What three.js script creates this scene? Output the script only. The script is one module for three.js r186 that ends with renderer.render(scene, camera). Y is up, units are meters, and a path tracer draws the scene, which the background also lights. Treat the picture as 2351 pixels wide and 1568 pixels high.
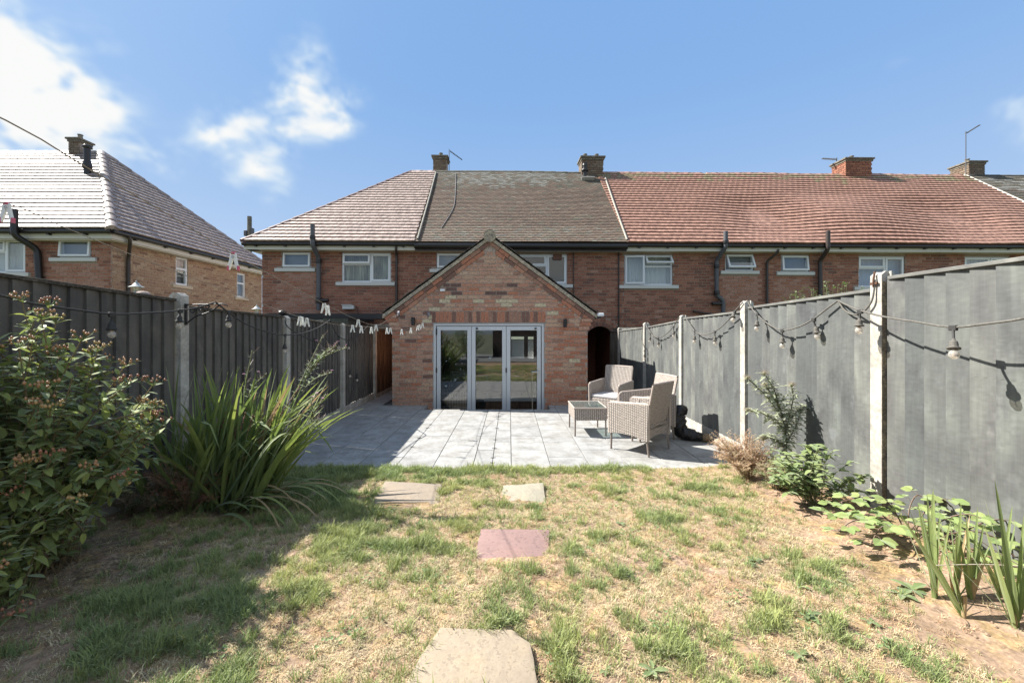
import * as THREE from 'three';
import { mergeGeometries, toCreasedNormals } from 'three/addons/utils/BufferGeometryUtils.js';
import { RoundedBoxGeometry } from 'three/addons/geometries/RoundedBoxGeometry.js';
import { ImprovedNoise } from 'three/addons/math/ImprovedNoise.js';

// ---------------------------------------------------------------- camera
const F = 950, CX = 1170, CY = 760, PW = 2351, PH = 1568, EYE = 1.54;   // lens in photograph pixels (2351 wide), eye height above the patio
const scene = new THREE.Scene();
const camera = new THREE.PerspectiveCamera(2 * Math.atan(PH / 2 / F) * 180 / Math.PI, PW / PH, 0.05, 2000);
camera.position.set(0, EYE, 0);
camera.lookAt(0, EYE, -10);
camera.setViewOffset(PW, PH, PW / 2 - CX, PH / 2 - CY, PW, PH);
camera.updateProjectionMatrix();

const renderer = new THREE.WebGLRenderer({ antialias: true });
renderer.toneMapping = THREE.LinearToneMapping;
const EXPOSURE = 2.65;
renderer.toneMappingExposure = EXPOSURE;
renderer.shadowMap.enabled = true;

// ---------------------------------------------------------------- sun
const SUN = new THREE.Vector3(-1, 1.04, -0.31).normalize();
const sun = new THREE.DirectionalLight(new THREE.Color(1, 0.955, 0.88), 4.6);
sun.position.copy(SUN).multiplyScalar(40);
sun.castShadow = true;
sun.shadow.mapSize.set(4096, 4096);
Object.assign(sun.shadow.camera, { left: -30, right: 30, top: 25, bottom: -25, near: 1, far: 100 });
scene.add(sun, sun.target);

// ---------------------------------------------------------------- small tools
function rng(seed) { let s = seed >>> 0; return () => { s = (s + 0x6d2b79f5) | 0; let t = Math.imul(s ^ (s >>> 15), 1 | s); t = (t + Math.imul(t ^ (t >>> 7), 61 | t)) ^ t; return ((t ^ (t >>> 14)) >>> 0) / 4294967296; }; }
const R = rng(20240711);
const rnd = (a, b) => a + (b - a) * R();
const pick = (a) => a[Math.floor(R() * a.length)];
const lerp = THREE.MathUtils.lerp, clamp = THREE.MathUtils.clamp;
const sstep = (x, a, b) => { const t = clamp((x - a) / (b - a), 0, 1); return t * t * (3 - 2 * t); };
const V = (x, y, z) => new THREE.Vector3(x, y, z);
const PN = new ImprovedNoise();
const fbm = (x, y, z, o = 4) => { let s = 0, a = 0.5, f = 1; for (let i = 0; i < o; i++) { s += a * PN.noise(x * f, y * f, z * f); a *= 0.5; f *= 2.03; } return s; };
const lin = (r, g, b) => new THREE.Color().setRGB(r, g, b);
// photograph pixel at depth z (metres in front of the eye)
const W = (px, py, z) => V((px - CX) / F * z, EYE + (CY - py) / F * z, -z);

// ---------------------------------------------------------------- sky
{
  const SW = 1600, SH = 800, data = new Float32Array(SW * SH * 4);
  const dirOf = (px, py) => V((px - CX) / F, (CY - py) / F, -1).normalize();
  // cloud bodies: direction, angular half sizes (degrees) along / across, turn, strength
  const bodies = [                                          // seen at, half sizes in pixels, turn, strength
    [20, 170, 170, 120, -0.9, 1.05], [-120, 120, 200, 160, 0.4, 1.2], [60, 290, 140, 80, -0.6, 0.95], [190, 270, 120, 70, -0.9, 0.45], [230, 150, 80, 90, 0.3, 0.22], [300, 340, 90, 50, -0.4, 0.42], [370, 370, 60, 35, 0.5, 0.32],
    [690, 170, 85, 50, -1.2, 0.82], [765, 265, 75, 50, -0.6, 0.66], [680, 250, 70, 45, 0, 0.5], [590, 285, 90, 40, 0.15, 0.42], [495, 305, 75, 45, -0.9, 0.55], [590, 375, 90, 38, -0.75, 0.66], [645, 430, 55, 30, -0.9, 0.5],
    [2105, 158, 60, 26, 0.6, 0.34], [2335, 240, 50, 45, 0, 0.5], [2480, 300, 120, 80, 0, 0.6], [2430, 425, 140, 22, 0, 0.4],
  ].map(([px, py, a, b, t, k]) => { const d = dirOf(px, py), c = Math.pow(-d.z, 1.5); return { d, a: a / F * c, b: b / F * c, t, k }; });
  for (const b of bodies) {
    b.e = V(0, 1, 0).cross(b.d).normalize().negate(); b.u = b.e.clone().cross(b.d).normalize();   // right, up
    b.ct = Math.cos(b.t); b.st = Math.sin(b.t); b.far = Math.cos(Math.min(1.5, b.a * 2.6));
  }
  const zen = [0.165, 0.345, 0.720], mid = [0.245, 0.455, 0.820], hor = [0.70, 0.82, 0.96], white = [0.80, 0.91, 0.97];  // hor: horizon haze whitened to throw more light on the shaded walls
  for (let row = 0; row < SH; row++) {
    const up = ((row + 0.5) / SH - 0.5) * Math.PI, y = Math.sin(up), cu = Math.cos(up), el = up * 180 / Math.PI;
    for (let col = 0; col < SW; col++) {
      const az = ((col + 0.5) / SW - 0.5) * 2 * Math.PI, x = Math.cos(az) * cu, z = Math.sin(az) * cu, o = (row * SW + col) * 4;
      let c0, c1, c2;
      if (el <= 0) { c0 = 0.36; c1 = 0.42; c2 = 0.46; } else {
        const t1 = Math.pow(sstep(el, -6, 34), 0.6), t2 = sstep(el, 24, 80);
        const mix = (i) => lerp(lerp(hor[i], mid[i], t1), zen[i], t2);
        c0 = mix(0); c1 = mix(1); c2 = mix(2);
        const s = Math.max(0, x * SUN.x + y * SUN.y + z * SUN.z), glow = Math.pow(s, 8) * 0.25;     // air round the sun
        c0 += glow; c1 += glow * 0.95; c2 += glow * 0.72;
        let dens = 0;
        for (const b of bodies) {
          const k = x * b.d.x + y * b.d.y + z * b.d.z;
          if (k < b.far) continue;
          const ex = x * b.e.x + y * b.e.y + z * b.e.z, uy = -(x * b.u.x + y * b.u.y + z * b.u.z);
          const p = (ex * b.ct + uy * b.st) / b.a, q = (-ex * b.st + uy * b.ct) / b.b;
          dens += 0.9 * b.k * Math.exp(-(p * p + q * q) * 0.9);
        }
        const ahead = sstep(-z - Math.abs(x) * 0.42, 0.05, 0.42);                                                          // open blue over the houses, cloud added over the unseen rest to brighten shade
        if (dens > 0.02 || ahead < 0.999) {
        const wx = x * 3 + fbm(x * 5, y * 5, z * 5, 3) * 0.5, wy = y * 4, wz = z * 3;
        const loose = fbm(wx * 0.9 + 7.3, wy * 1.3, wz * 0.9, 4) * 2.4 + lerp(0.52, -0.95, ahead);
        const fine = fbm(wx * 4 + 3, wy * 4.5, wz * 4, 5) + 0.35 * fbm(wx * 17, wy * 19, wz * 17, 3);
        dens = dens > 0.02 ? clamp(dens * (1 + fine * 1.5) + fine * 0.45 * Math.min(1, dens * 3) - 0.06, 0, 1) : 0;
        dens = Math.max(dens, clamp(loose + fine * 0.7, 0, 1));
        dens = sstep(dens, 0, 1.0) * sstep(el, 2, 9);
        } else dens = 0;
        const thick = sstep(dens, 0.45, 1) ; c0 = lerp(c0, lerp(white[0], 0.955, thick), dens); c1 = lerp(c1, lerp(white[1], 0.965, thick), dens); c2 = lerp(c2, lerp(white[2], 0.955, thick), dens);
      }
      data[o] = c0 / EXPOSURE; data[o + 1] = c1 / EXPOSURE; data[o + 2] = c2 / EXPOSURE; data[o + 3] = 1;
    }
  }
  const sky = new THREE.DataTexture(data, SW, SH, THREE.RGBAFormat, THREE.FloatType);
  sky.mapping = THREE.EquirectangularReflectionMapping; sky.magFilter = THREE.LinearFilter; sky.minFilter = THREE.LinearFilter; sky.needsUpdate = true;
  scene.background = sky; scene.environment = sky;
}

// ---------------------------------------------------------------- textures
function tex(w, h, fn, { srgb = true, rx = 1, ry = 1 } = {}) {
  const d = new Uint8Array(w * h * 4);
  for (let j = 0; j < h; j++) for (let i = 0; i < w; i++) {
    const c = fn(i / w, j / h, i, j), o = (j * w + i) * 4;
    d[o] = clamp(c[0], 0, 1) * 255; d[o + 1] = clamp(c[1], 0, 1) * 255; d[o + 2] = clamp(c[2], 0, 1) * 255; d[o + 3] = 255;
  }
  const t = new THREE.DataTexture(d, w, h, THREE.RGBAFormat);
  t.wrapS = t.wrapT = THREE.RepeatWrapping; t.magFilter = THREE.LinearFilter; t.minFilter = THREE.LinearMipmapLinearFilter; t.generateMipmaps = true;
  if (srgb) t.colorSpace = THREE.SRGBColorSpace;
  t.repeat.set(rx, ry); t.needsUpdate = true;
  return t;
}
// tileable fbm: noise on a torus-like blend
function tfbm(u, v, f, o, seed) {
  const n = (a, b) => fbm(a * f + seed, b * f + seed * 1.7, seed * 0.31, o);
  const a = n(u, v), b = n(u - 1, v), c = n(u, v - 1), d = n(u - 1, v - 1), su = sstep(u, 0, 1), sv = sstep(v, 0, 1);
  return lerp(lerp(a, b, su), lerp(c, d, su), sv);
}
const TX = {};
TX.grain = tex(256, 256, (u, v) => { const n = tfbm(u, v, 9, 5, 3.1) * 0.9 + tfbm(u, v, 40, 3, 9.2) * 0.5, k = 0.86 + n * 0.5; return [k, k, k]; });
TX.grainB = tex(256, 256, (u, v) => { const n = tfbm(u, v, 14, 5, 13.1), k = 0.5 + n * 0.9; return [k, k, k]; }, { srgb: false });
TX.mottle = tex(256, 256, (u, v) => { const n = tfbm(u, v, 4, 5, 6.6), m = tfbm(u, v, 24, 4, 2.2), k = 0.82 + n * 0.55 + m * 0.35; return [k, k * (1 + n * 0.04), k * (1 + n * 0.07)]; });
// weathered grey paint on sawn boards, streaks along v
TX.paint = tex(512, 512, (u, v) => {
  const s = tfbm(u, v * 0.08, 40, 4, 1.4), b = tfbm(u, v, 5, 4, 8.8), saw = tfbm(u * 0.25, v, 70, 2, 4.1), p = Math.max(0, tfbm(u, v, 11, 4, 17.2) - 0.12);
  const k = 0.84 + s * 0.10 + b * 0.42 + saw * 0.08 + p * 0.6;
  return [k, k * (1.0 + b * 0.03), k * (0.985 - b * 0.05)];
});
TX.paintB = tex(256, 512, (u, v) => { const k = 0.5 + tfbm(u, v * 0.08, 40, 4, 1.4) * 0.9 + tfbm(u * 0.25, v, 70, 2, 4.1) * 0.5; return [k, k, k]; }, { srgb: false });
TX.timber = tex(256, 512, (u, v) => { const s = tfbm(u, v * 0.06, 30, 5, 2.4), b = tfbm(u, v, 4, 3, 5.8), k = 0.74 + s * 0.8 + b * 0.4; return [k, k * (0.98 + s * 0.1), k * (0.95 + s * 0.15)]; });
TX.stone = tex(512, 512, (u, v) => { const a = tfbm(u, v, 6, 6, 3.7), b = tfbm(u, v, 30, 4, 6.1), c = Math.abs(tfbm(u, v, 3, 5, 11.5)), k = 0.88 + a * 0.32 + b * 0.16 - (c < 0.012 ? 0.05 : 0); return [k * (1 - a * 0.02), k, k * (1 + a * 0.03)]; });
TX.stoneB = tex(256, 256, (u, v) => { const k = 0.5 + tfbm(u, v, 10, 6, 5.7) * 1.1; return [k, k, k]; }, { srgb: false });
TX.moss = tex(512, 512, (u, v) => { const a = tfbm(u, v, 9, 5, 4.2), b = tfbm(u, v, 40, 3, 7.7), k = 0.76 + a * 0.45 + b * 0.5; return [k, k, k * (1 - a * 0.1)]; });
TX.slab = tex(256, 256, (u, v) => { const a = tfbm(u, v, 5, 5, 3.9), b = tfbm(u, v, 45, 3, 8.1), k = 0.95 + a * 0.10 + b * 0.12 - (b > 0.2 ? 0.12 : 0); return [k, k * (1 - Math.max(0, a) * 0.05), k * (1 - Math.max(0, a) * 0.14)]; });
TX.leaf = tex(128, 128, (u, v) => { const k = 0.93 + tfbm(u, v * 0.1, 30, 4, 5.5) * 0.25 + tfbm(u, v, 8, 3, 3.3) * 0.12; return [k, k, k * 0.97]; });
TX.weave = tex(128, 128, (u, v) => {                                     // flat synthetic wicker: strands over and under
  const cell = 8, x = u * cell, y = v * cell * 1, col = Math.floor(x), fx = x - col - 0.5, over = (col % 2) * 0.5, yy = y * 1.0 + over, fy = yy - Math.floor(yy) - 0.5;
  const strand = Math.cos(fx * Math.PI) ** 0.5 * Math.max(0, Math.cos(fy * Math.PI)) ** 0.4, n = PN.noise(col * 3.1, Math.floor(yy) * 2.3, 0.5);
  const k = 0.30 + 0.72 * strand + n * 0.10;
  return [k, k, k];
});
TX.weaveB = tex(128, 128, (u, v) => {
  const cell = 8, x = u * cell, col = Math.floor(x), fx = x - col - 0.5, yy = v * cell + (col % 2) * 0.5, fy = yy - Math.floor(yy) - 0.5;
  const k = Math.sqrt(Math.max(0, Math.cos(fx * Math.PI))) * Math.sqrt(Math.max(0, Math.cos(fy * Math.PI)));
  return [k, k, k];
}, { srgb: false });
function rep(t, rx, ry = rx, ox = 0, oy = 0) { const c = t.clone(); c.repeat.set(rx, ry); c.offset.set(ox, oy); c.needsUpdate = true; return c; }

function std(color, o = {}) {
  const m = new THREE.MeshStandardMaterial({ color, roughness: 0.9, metalness: 0, side: THREE.DoubleSide });
  return Object.assign(m, o);
}
function phys(color, o = {}) {
  const m = new THREE.MeshPhysicalMaterial({ color, roughness: 0.9, metalness: 0, side: THREE.DoubleSide });
  return Object.assign(m, o);
}
const leafMat = (c, o = {}) => phys(c, { roughness: 0.92, transmission: 0.38, thickness: 0, clearcoat: 0.35, clearcoatRoughness: 0.38, vertexColors: true, ...o });
const glassPane = (ior = 1.58) => phys(lin(0.96, 0.98, 0.98), { roughness: 0.02, transmission: 1, thickness: 0, ior });

// ---------------------------------------------------------------- geometry helpers
function puv(g, s = 1, ou = 0, ov = 0) {                  // uv in metres, seen along each face's main axis
  if (g.index) g = g.toNonIndexed();
  if (!g.attributes.normal) g.computeVertexNormals();
  const p = g.attributes.position, n = p.count, uv = new Float32Array(n * 2), a = V(0, 0, 0), b = V(0, 0, 0), c = V(0, 0, 0), e = V(0, 0, 0), f = V(0, 0, 0);
  for (let i = 0; i < n; i += 3) {
    a.fromBufferAttribute(p, i); b.fromBufferAttribute(p, i + 1); c.fromBufferAttribute(p, i + 2);
    e.subVectors(b, a); f.subVectors(c, a); e.cross(f);
    const x = Math.abs(e.x), y = Math.abs(e.y), z = Math.abs(e.z);
    for (let k = 0; k < 3; k++) {
      const q = k === 0 ? a : k === 1 ? b : c;
      uv[(i + k) * 2] = ((x > y && x > z) ? q.z : q.x) * s + ou;
      uv[(i + k) * 2 + 1] = ((y > x && y > z) ? q.z : q.y) * s + ov;
    }
  }
  g.setAttribute('uv', new THREE.BufferAttribute(uv, 2));
  for (const k of Object.keys(g.attributes)) if (!['position', 'normal', 'uv', 'color'].includes(k)) g.deleteAttribute(k);
  return g;
}
const bx = (x0, x1, y0, y1, z0, z1, ou = 0, ov = 0) => puv(new THREE.BoxGeometry(x1 - x0, y1 - y0, z1 - z0).translate((x0 + x1) / 2, (y0 + y1) / 2, (z0 + z1) / 2), 1, ou, ov);
const rbx = (x0, x1, y0, y1, z0, z1, r = 0.005, s = 1) => puv(new RoundedBoxGeometry(x1 - x0, y1 - y0, z1 - z0, s, r).translate((x0 + x1) / 2, (y0 + y1) / 2, (z0 + z1) / 2));
const merge = (l) => mergeGeometries(l.map((g) => (g.index ? g.toNonIndexed() : g)), false);
function polyline(pts, r = 0.06, n = 5) {                   // curve with rounded corners
  const cp = new THREE.CurvePath();
  let from = pts[0].clone();
  for (let i = 1; i < pts.length; i++) {
    const p = pts[i];
    if (i === pts.length - 1) { cp.add(new THREE.LineCurve3(from, p.clone())); break; }
    const d1 = p.clone().sub(pts[i - 1]), d2 = pts[i + 1].clone().sub(p), rr = Math.min(r, d1.length() * 0.45, d2.length() * 0.45);
    const a = p.clone().addScaledVector(d1.normalize(), -rr), b = p.clone().addScaledVector(d2.normalize(), rr);
    cp.add(new THREE.LineCurve3(from, a)); cp.add(new THREE.QuadraticBezierCurve3(a, p.clone(), b)); from = b;
  }
  return cp;
}
const pipe = (pts, rad, { bend = 0.06, seg = 24, sides = 8 } = {}) => puv(new THREE.TubeGeometry(polyline(pts, bend), seg, rad, sides, false));
const wire = (pts, rad, seg = 30, sides = 5) => puv(new THREE.TubeGeometry(new THREE.CatmullRomCurve3(pts), seg, rad, sides, false));
const lathe = (prof, n = 12) => puv(new THREE.LatheGeometry(prof.map(([x, y]) => new THREE.Vector2(x, y)), n));
function tinted(g, c) { const n = g.attributes.position.count, a = new Float32Array(n * 3); for (let i = 0; i < n; i++) { a[i * 3] = c.r; a[i * 3 + 1] = c.g; a[i * 3 + 2] = c.b; } g.setAttribute('color', new THREE.BufferAttribute(a, 3)); return g; }
const taken = {};
const numbered = (n) => { const k = taken[n] = (taken[n] ?? -1) + 1; return k ? `${n}_${String(k).padStart(3, '0')}` : n; };
function shade(o) { o.castShadow = o.receiveShadow = true; return o; }
function part(name, g, m, parent, x = 0, y = 0, z = 0) { const o = shade(new THREE.Mesh(g, m)); o.name = name; o.position.set(x, y, z); parent.add(o); return o; }
function grp(name, parent) { const o = new THREE.Group(); o.name = name; parent.add(o); return o; }
function thing(name, label, category, p = [0, 0, 0], turn = 0, group) {
  const o = new THREE.Group(); o.name = numbered(name); scene.add(o); o.position.set(...p); o.rotation.y = turn;
  o.userData = { label, category }; if (group) o.userData.group = group;
  return o;
}
function solid(name, g, m, label, category, p = [0, 0, 0], group) {
  const o = shade(new THREE.Mesh(g, m)); o.name = numbered(name); scene.add(o); o.position.set(...p); o.userData = { label, category }; if (group) o.userData.group = group; return o;
}
function struct(name, g, m) { const o = shade(new THREE.Mesh(g, m)); o.name = numbered(name); scene.add(o); o.userData = { kind: 'structure' }; return o; }
// many alike pieces: the first `limit` (by p) as meshes of their own, the rest as one part
function pieces(name, list, pal, mats, loose, parent, limit = 300) {
  list.sort((a, b) => a.p - b.p);
  for (const it of list.slice(0, limit)) { const o = part(name, it.g, mats[it.c], parent); o.applyMatrix4(it.m); }
  const rest = list.slice(limit);
  if (rest.length) {
    const o = part(name + 's_beyond', merge(rest.map((it) => tinted(it.g.clone().applyMatrix4(it.m), pal[it.c]))), loose, parent);
    o.userData.kind = 'stuff';
  }
}
const M4 = (x, y, z, sx = 1, sy = 1, sz = 1, rx = 0, ry = 0, rz = 0) => new THREE.Matrix4().compose(V(x, y, z), new THREE.Quaternion().setFromEuler(new THREE.Euler(rx, ry, rz, 'YXZ')), V(sx, sy, sz));

// ================================================================ ground
const PATIO_Z = 4.64, WELL_Z = 8.13, EXT_Z = 8.6, FL = -3.12, FR = 2.9;
function gh(x, z) {                                       // lawn height at x, depth z
  let h = z >= PATIO_Z ? 0.0 : z > 2 ? 0.17 * (PATIO_Z - z) / (PATIO_Z - 2) : 0.17;
  h += 0.06 * sstep(x, 1.9, 2.6) * (1 - sstep(z, 4.4, 5.2)) + 0.03 * sstep(-x, 2.1, 2.8);
  return h + fbm(x * 1.6, z * 1.6, 0.3, 3) * 0.03 + fbm(x * 7, z * 7, 4.3, 2) * 0.012;
}
// ground point under a photograph pixel
function onLawn(px, py) { let z = F * 1.4 / (py - CY); for (let i = 0; i < 6; i++) { const x = (px - CX) / F * z; z = F * (EYE - gh(x, z)) / (py - CY); } return [(px - CX) / F * z, z]; }

TX.soil = tex(640, 640, (u, v) => {
  const a = tfbm(u, v, 5, 6, 2.9), b = tfbm(u, v, 26, 5, 7.3), c = tfbm(u, v, 90, 3, 1.1), k = 0.80 + a * 0.40 + b * 0.38 + c * 0.42, straw = sstep(tfbm(u, v, 12, 4, 21.1), -0.05, 0.2);
  return [k * lerp(0.98, 1.0, straw), k * lerp(0.93, 0.95, straw), k * lerp(0.90, 0.80, straw)];
});
TX.soilB = tex(512, 512, (u, v) => { const k = 0.5 + tfbm(u, v, 16, 5, 7.3) * 0.8 + tfbm(u, v, 70, 3, 3.1) * 0.5; return [k, k, k]; }, { srgb: false });
struct('ground', puv(new THREE.PlaneGeometry(600, 600).rotateX(-Math.PI / 2).translate(0, -0.52, -60)), std(lin(0.12, 0.13, 0.07), { map: rep(TX.mottle, 0.3) }));
{
  const nx = 150, nz = 190, x0 = FL + 0.03, x1 = FR - 0.02, z0 = PATIO_Z + 0.02, z1 = -6, pos = [], uv = [], idx = [];
  for (let j = 0; j <= nz; j++) for (let i = 0; i <= nx; i++) {
    const x = lerp(x0, x1, i / nx), z = lerp(z0, z1, (j / nz) ** 1.25);
    pos.push(x, gh(x, z) + (j === 0 ? -0.02 : 0), -z); uv.push(x * 0.8, z * 0.8);
  }
  for (let j = 0; j < nz; j++) for (let i = 0; i < nx; i++) { const a = j * (nx + 1) + i, b = a + 1, c = a + nx + 1, d = c + 1; idx.push(a, b, c, b, d, c); }
  const g = new THREE.BufferGeometry();
  g.setAttribute('position', new THREE.Float32BufferAttribute(pos, 3)); g.setAttribute('uv', new THREE.Float32BufferAttribute(uv, 2)); g.setIndex(idx); g.computeVertexNormals();
  struct('lawn', g, std(lin(0.45, 0.345, 0.248), { map: TX.soil, bumpMap: TX.soilB, bumpScale: 0.012, roughness: 1 }));
  const nl = std(lin(0.13, 0.14, 0.055), { map: rep(TX.mottle, 0.6) });
  struct('neighbour_lawn', bx(-40, FL - 0.09, -0.5, 0.02, -11.6, 6), nl);
  struct('neighbour_lawn', bx(FR + 0.09, 40, -0.5, 0.02, -11.9, 6), nl);
}

// ================================================================ patio
{
  const base = std(lin(0.20, 0.19, 0.175), { map: rep(TX.grain, 1.5) });
  const wl = -1.70, wr = 0.80;
  struct('patio_base', merge([
    bx(FL + 0.04, FR - 0.04, -0.5, -0.035, -WELL_Z, -PATIO_Z - 0.005), bx(FL + 0.04, wl, -0.5, -0.035, -EXT_Z, -WELL_Z), bx(wr, FR - 0.04, -0.5, -0.035, -EXT_Z, -WELL_Z),
    bx(FL + 0.04, -2.48, -0.5, -0.035, -12, -EXT_Z), bx(1.60, FR - 0.04, -0.5, -0.035, -12, -EXT_Z)]), base);
  struct('step_floor', bx(wl, wr, -0.5, -0.44, -EXT_Z - 0.02, -WELL_Z), base);
  const slabPal = [lin(0.388, 0.382, 0.364), lin(0.375, 0.371, 0.357), lin(0.402, 0.395, 0.375), lin(0.365, 0.361, 0.349)];
  const mats = slabPal.map((c, i) => std(c, { map: rep(TX.stone, 0.9, 0.9, i * 0.23, i * 0.41), bumpMap: rep(TX.stoneB, 1.3), bumpScale: 0.0025, roughness: 0.78 }));
  const pav = grp('paving', scene); pav.name = 'patio'; pav.userData = { kind: 'structure' };
  const slab = (x0, x1, z0, z1) => {
    if (x1 - x0 < 0.03 || z1 - z0 < 0.03) return;
    const j = 0.0035, g = rbx(x0 + j, x1 - j, -0.045, 0, -z1 + j, -z0 - j, 0.004);
    const ou = R() * 5, ov = R() * 5, a = g.attributes.uv.array; for (let i = 0; i < a.length; i += 2) { a[i] += ou; a[i + 1] += ov; }
    const o = part('paving_slab', g, pick(mats), pav); o.position.y = rnd(-0.0015, 0.0015);
  };
  const cols = []; let x = FL + 0.05; const edges = [x];
  for (const cx of [-2.65, -2.20, -1.75, -1.30, -0.87, -0.42, -0.20, 0.02, 0.47, 0.92, 1.37, 1.82, 2.27, 2.72, FR - 0.05]) edges.push(cx);
  for (let i = 0; i + 1 < edges.length; i++) {
    const a = edges[i], b = edges[i + 1], inWell = b > wl + 0.02 && a < wr - 0.02, end = inWell ? WELL_Z : (a > 1.6 || b < -2.4 ? 11.95 : EXT_Z - 0.005);
    const zs = [PATIO_Z]; let z = PATIO_Z + (i % 2 ? 0.42 : 0.72); while (z < end - 0.12) { zs.push(z); z += 0.70; } zs.push(end);
    for (let k = 0; k + 1 < zs.length; k++) {
      if (!inWell || (a >= wl - 0.001 && b <= wr + 0.001)) slab(a, b, zs[k], zs[k + 1]);
      else { slab(a, b, zs[k], zs[k + 1]); }
    }
    if (inWell && a < wl) slab(a, wl, WELL_Z, EXT_Z - 0.005);
    if (inWell && b > wr) slab(wr, b, WELL_Z, EXT_Z - 0.005);
  }
  // little dark joint spacers left standing in two of the joints
  const sp = []; for (const [xx, zz] of [[-0.20, 4.83], [-0.20, 5.02], [-0.20, 5.42], [-0.20, 5.85], [-0.20, 6.55], [-0.20, 7.2], [-0.20, 7.75], [-1.30, 5.50], [-1.30, 5.95], [-1.30, 6.55], [-1.30, 6.8]]) sp.push([xx, zz]);
  for (const [xx, zz] of sp) solid('tile_spacer', merge([bx(-0.03, 0.03, 0, 0.005, -0.004, 0.004), bx(-0.004, 0.004, 0, 0.004, -0.02, 0.02)]), std(lin(0.03, 0.03, 0.03), { roughness: 0.6 }), 'small dark plastic tile spacer left standing in a patio joint', 'spacer', [xx, 0.001, -zz], 'spacers left in the patio joints');
}

// ================================================================ bricks
const unit = (seed, jit) => { const r = rng(seed), g = new THREE.BoxGeometry(1, 1, 1).toNonIndexed(), p = g.attributes.position, off = {}; for (let i = 0; i < p.count; i++) { const k = [p.getX(i), p.getY(i), p.getZ(i)].join(); off[k] ??= [(r() - 0.5) * jit * 0.3, (r() - 0.5) * jit, 0]; p.setXYZ(i, p.getX(i) + off[k][0], p.getY(i) + off[k][1], p.getZ(i)); } g.computeVertexNormals(); const gg = puv(g, 1, r() * 3, r() * 3), u = gg.attributes.uv.array; for (let i = 0; i < u.length; i += 2) { u[i] *= 0.24; u[i + 1] *= 0.08; } return gg; };
const BR = [1, 2, 3, 4, 5, 6].map((s) => unit(s * 77, 0.07));
function brickSet(pal, rough = 0.92) {
  const mats = pal.map((c, i) => std(c, { map: rep(TX.grain, 2.6, 2.6, i * 0.17, i * 0.31), bumpMap: rep(TX.grainB, 3), bumpScale: 0.003, roughness: rough }));
  return { pal, mats, loose: std(lin(1, 1, 1), { vertexColors: true, map: rep(TX.grain, 2.6), roughness: rough }) };
}
const OLD = brickSet([lin(0.413, 0.175, 0.108), lin(0.358, 0.148, 0.094), lin(0.457, 0.201, 0.125), lin(0.297, 0.129, 0.084), lin(0.484, 0.232, 0.153), lin(0.242, 0.121, 0.087), lin(0.528, 0.286, 0.203)]);
const CHIM = brickSet([lin(0.24, 0.185, 0.135), lin(0.20, 0.155, 0.115), lin(0.28, 0.215, 0.155), lin(0.22, 0.15, 0.105)]);
const SIDE = brickSet([lin(0.530, 0.355, 0.224), lin(0.488, 0.307, 0.192), lin(0.445, 0.265, 0.172), lin(0.583, 0.413, 0.270), lin(0.329, 0.191, 0.125)]);
const RECL = brickSet([lin(0.624, 0.361, 0.248), lin(0.562, 0.243, 0.144), lin(0.645, 0.421, 0.284), lin(0.437, 0.243, 0.167), lin(0.270, 0.148, 0.110), lin(0.728, 0.614, 0.405), lin(0.603, 0.302, 0.194), lin(0.198, 0.117, 0.093), lin(0.676, 0.475, 0.333)]);
const MORTAR = std(lin(0.44, 0.345, 0.275), { map: rep(TX.grain, 3), roughness: 1 });
const MORTAR2 = std(lin(0.56, 0.46, 0.375), { map: rep(TX.grain, 3), roughness: 1 });
const BL = 0.235, BH = 0.0825;
// courses between y0 and y1; spans(yLo, yHi) gives the solid intervals of a course; tint(x, y) picks a colour; face at z
function courses(y0, y1, spans, tint, face, prio, out = [], depth = 0.03, joint = 0.016) {
  const n = Math.ceil((y1 - y0) / BH);
  for (let j = 0; j < n; j++) {
    const yl = y0 + j * BH, yh = yl + BH - joint, off = (j % 2) * BL / 2 + (j % 5) * 0.007;
    for (const [a, b] of spans(yl, yh)) {
      for (let k = Math.floor((a - off) / BL); k * BL + off < b; k++) {
        const l = Math.max(a, k * BL + off), r = Math.min(b, (k + 1) * BL + off - joint);
        if (r - l < 0.035) continue;
        const cx = (l + r) / 2, cy = (yl + yh) / 2;
        out.push({ g: BR[Math.floor(R() * 6)], m: M4(cx, cy, face - depth / 2 + 0.008 + rnd(-0.003, 0.003), r - l, yh - yl, depth), c: tint(cx, cy), p: prio(cx, cy) });
      }
    }
  }
  return out;
}
const cut = (a, b, holes) => { let s = [[a, b]]; for (const [h0, h1] of holes) s = s.flatMap(([l, r]) => (h1 <= l || h0 >= r ? [[l, r]] : [[l, h0], [h1, r]].filter(([p, q]) => q - p > 0.01))); return s; };
function wallWithHoles(x0, x1, y0, y1, holes, depth) {                    // holes: [x0,x1,y0,y1] or a Path
  const s = new THREE.Shape([[x0, y0], [x1, y0], [x1, y1], [x0, y1]].map(([x, y]) => new THREE.Vector2(x, y)));
  for (const h of holes) s.holes.push(Array.isArray(h) ? new THREE.Path([[h[0], h[2]], [h[0], h[3]], [h[1], h[3]], [h[1], h[2]]].map(([x, y]) => new THREE.Vector2(x, y))) : h);
  return puv(new THREE.ExtrudeGeometry(s, { depth, bevelEnabled: false }).translate(0, 0, -depth));
}

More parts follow.
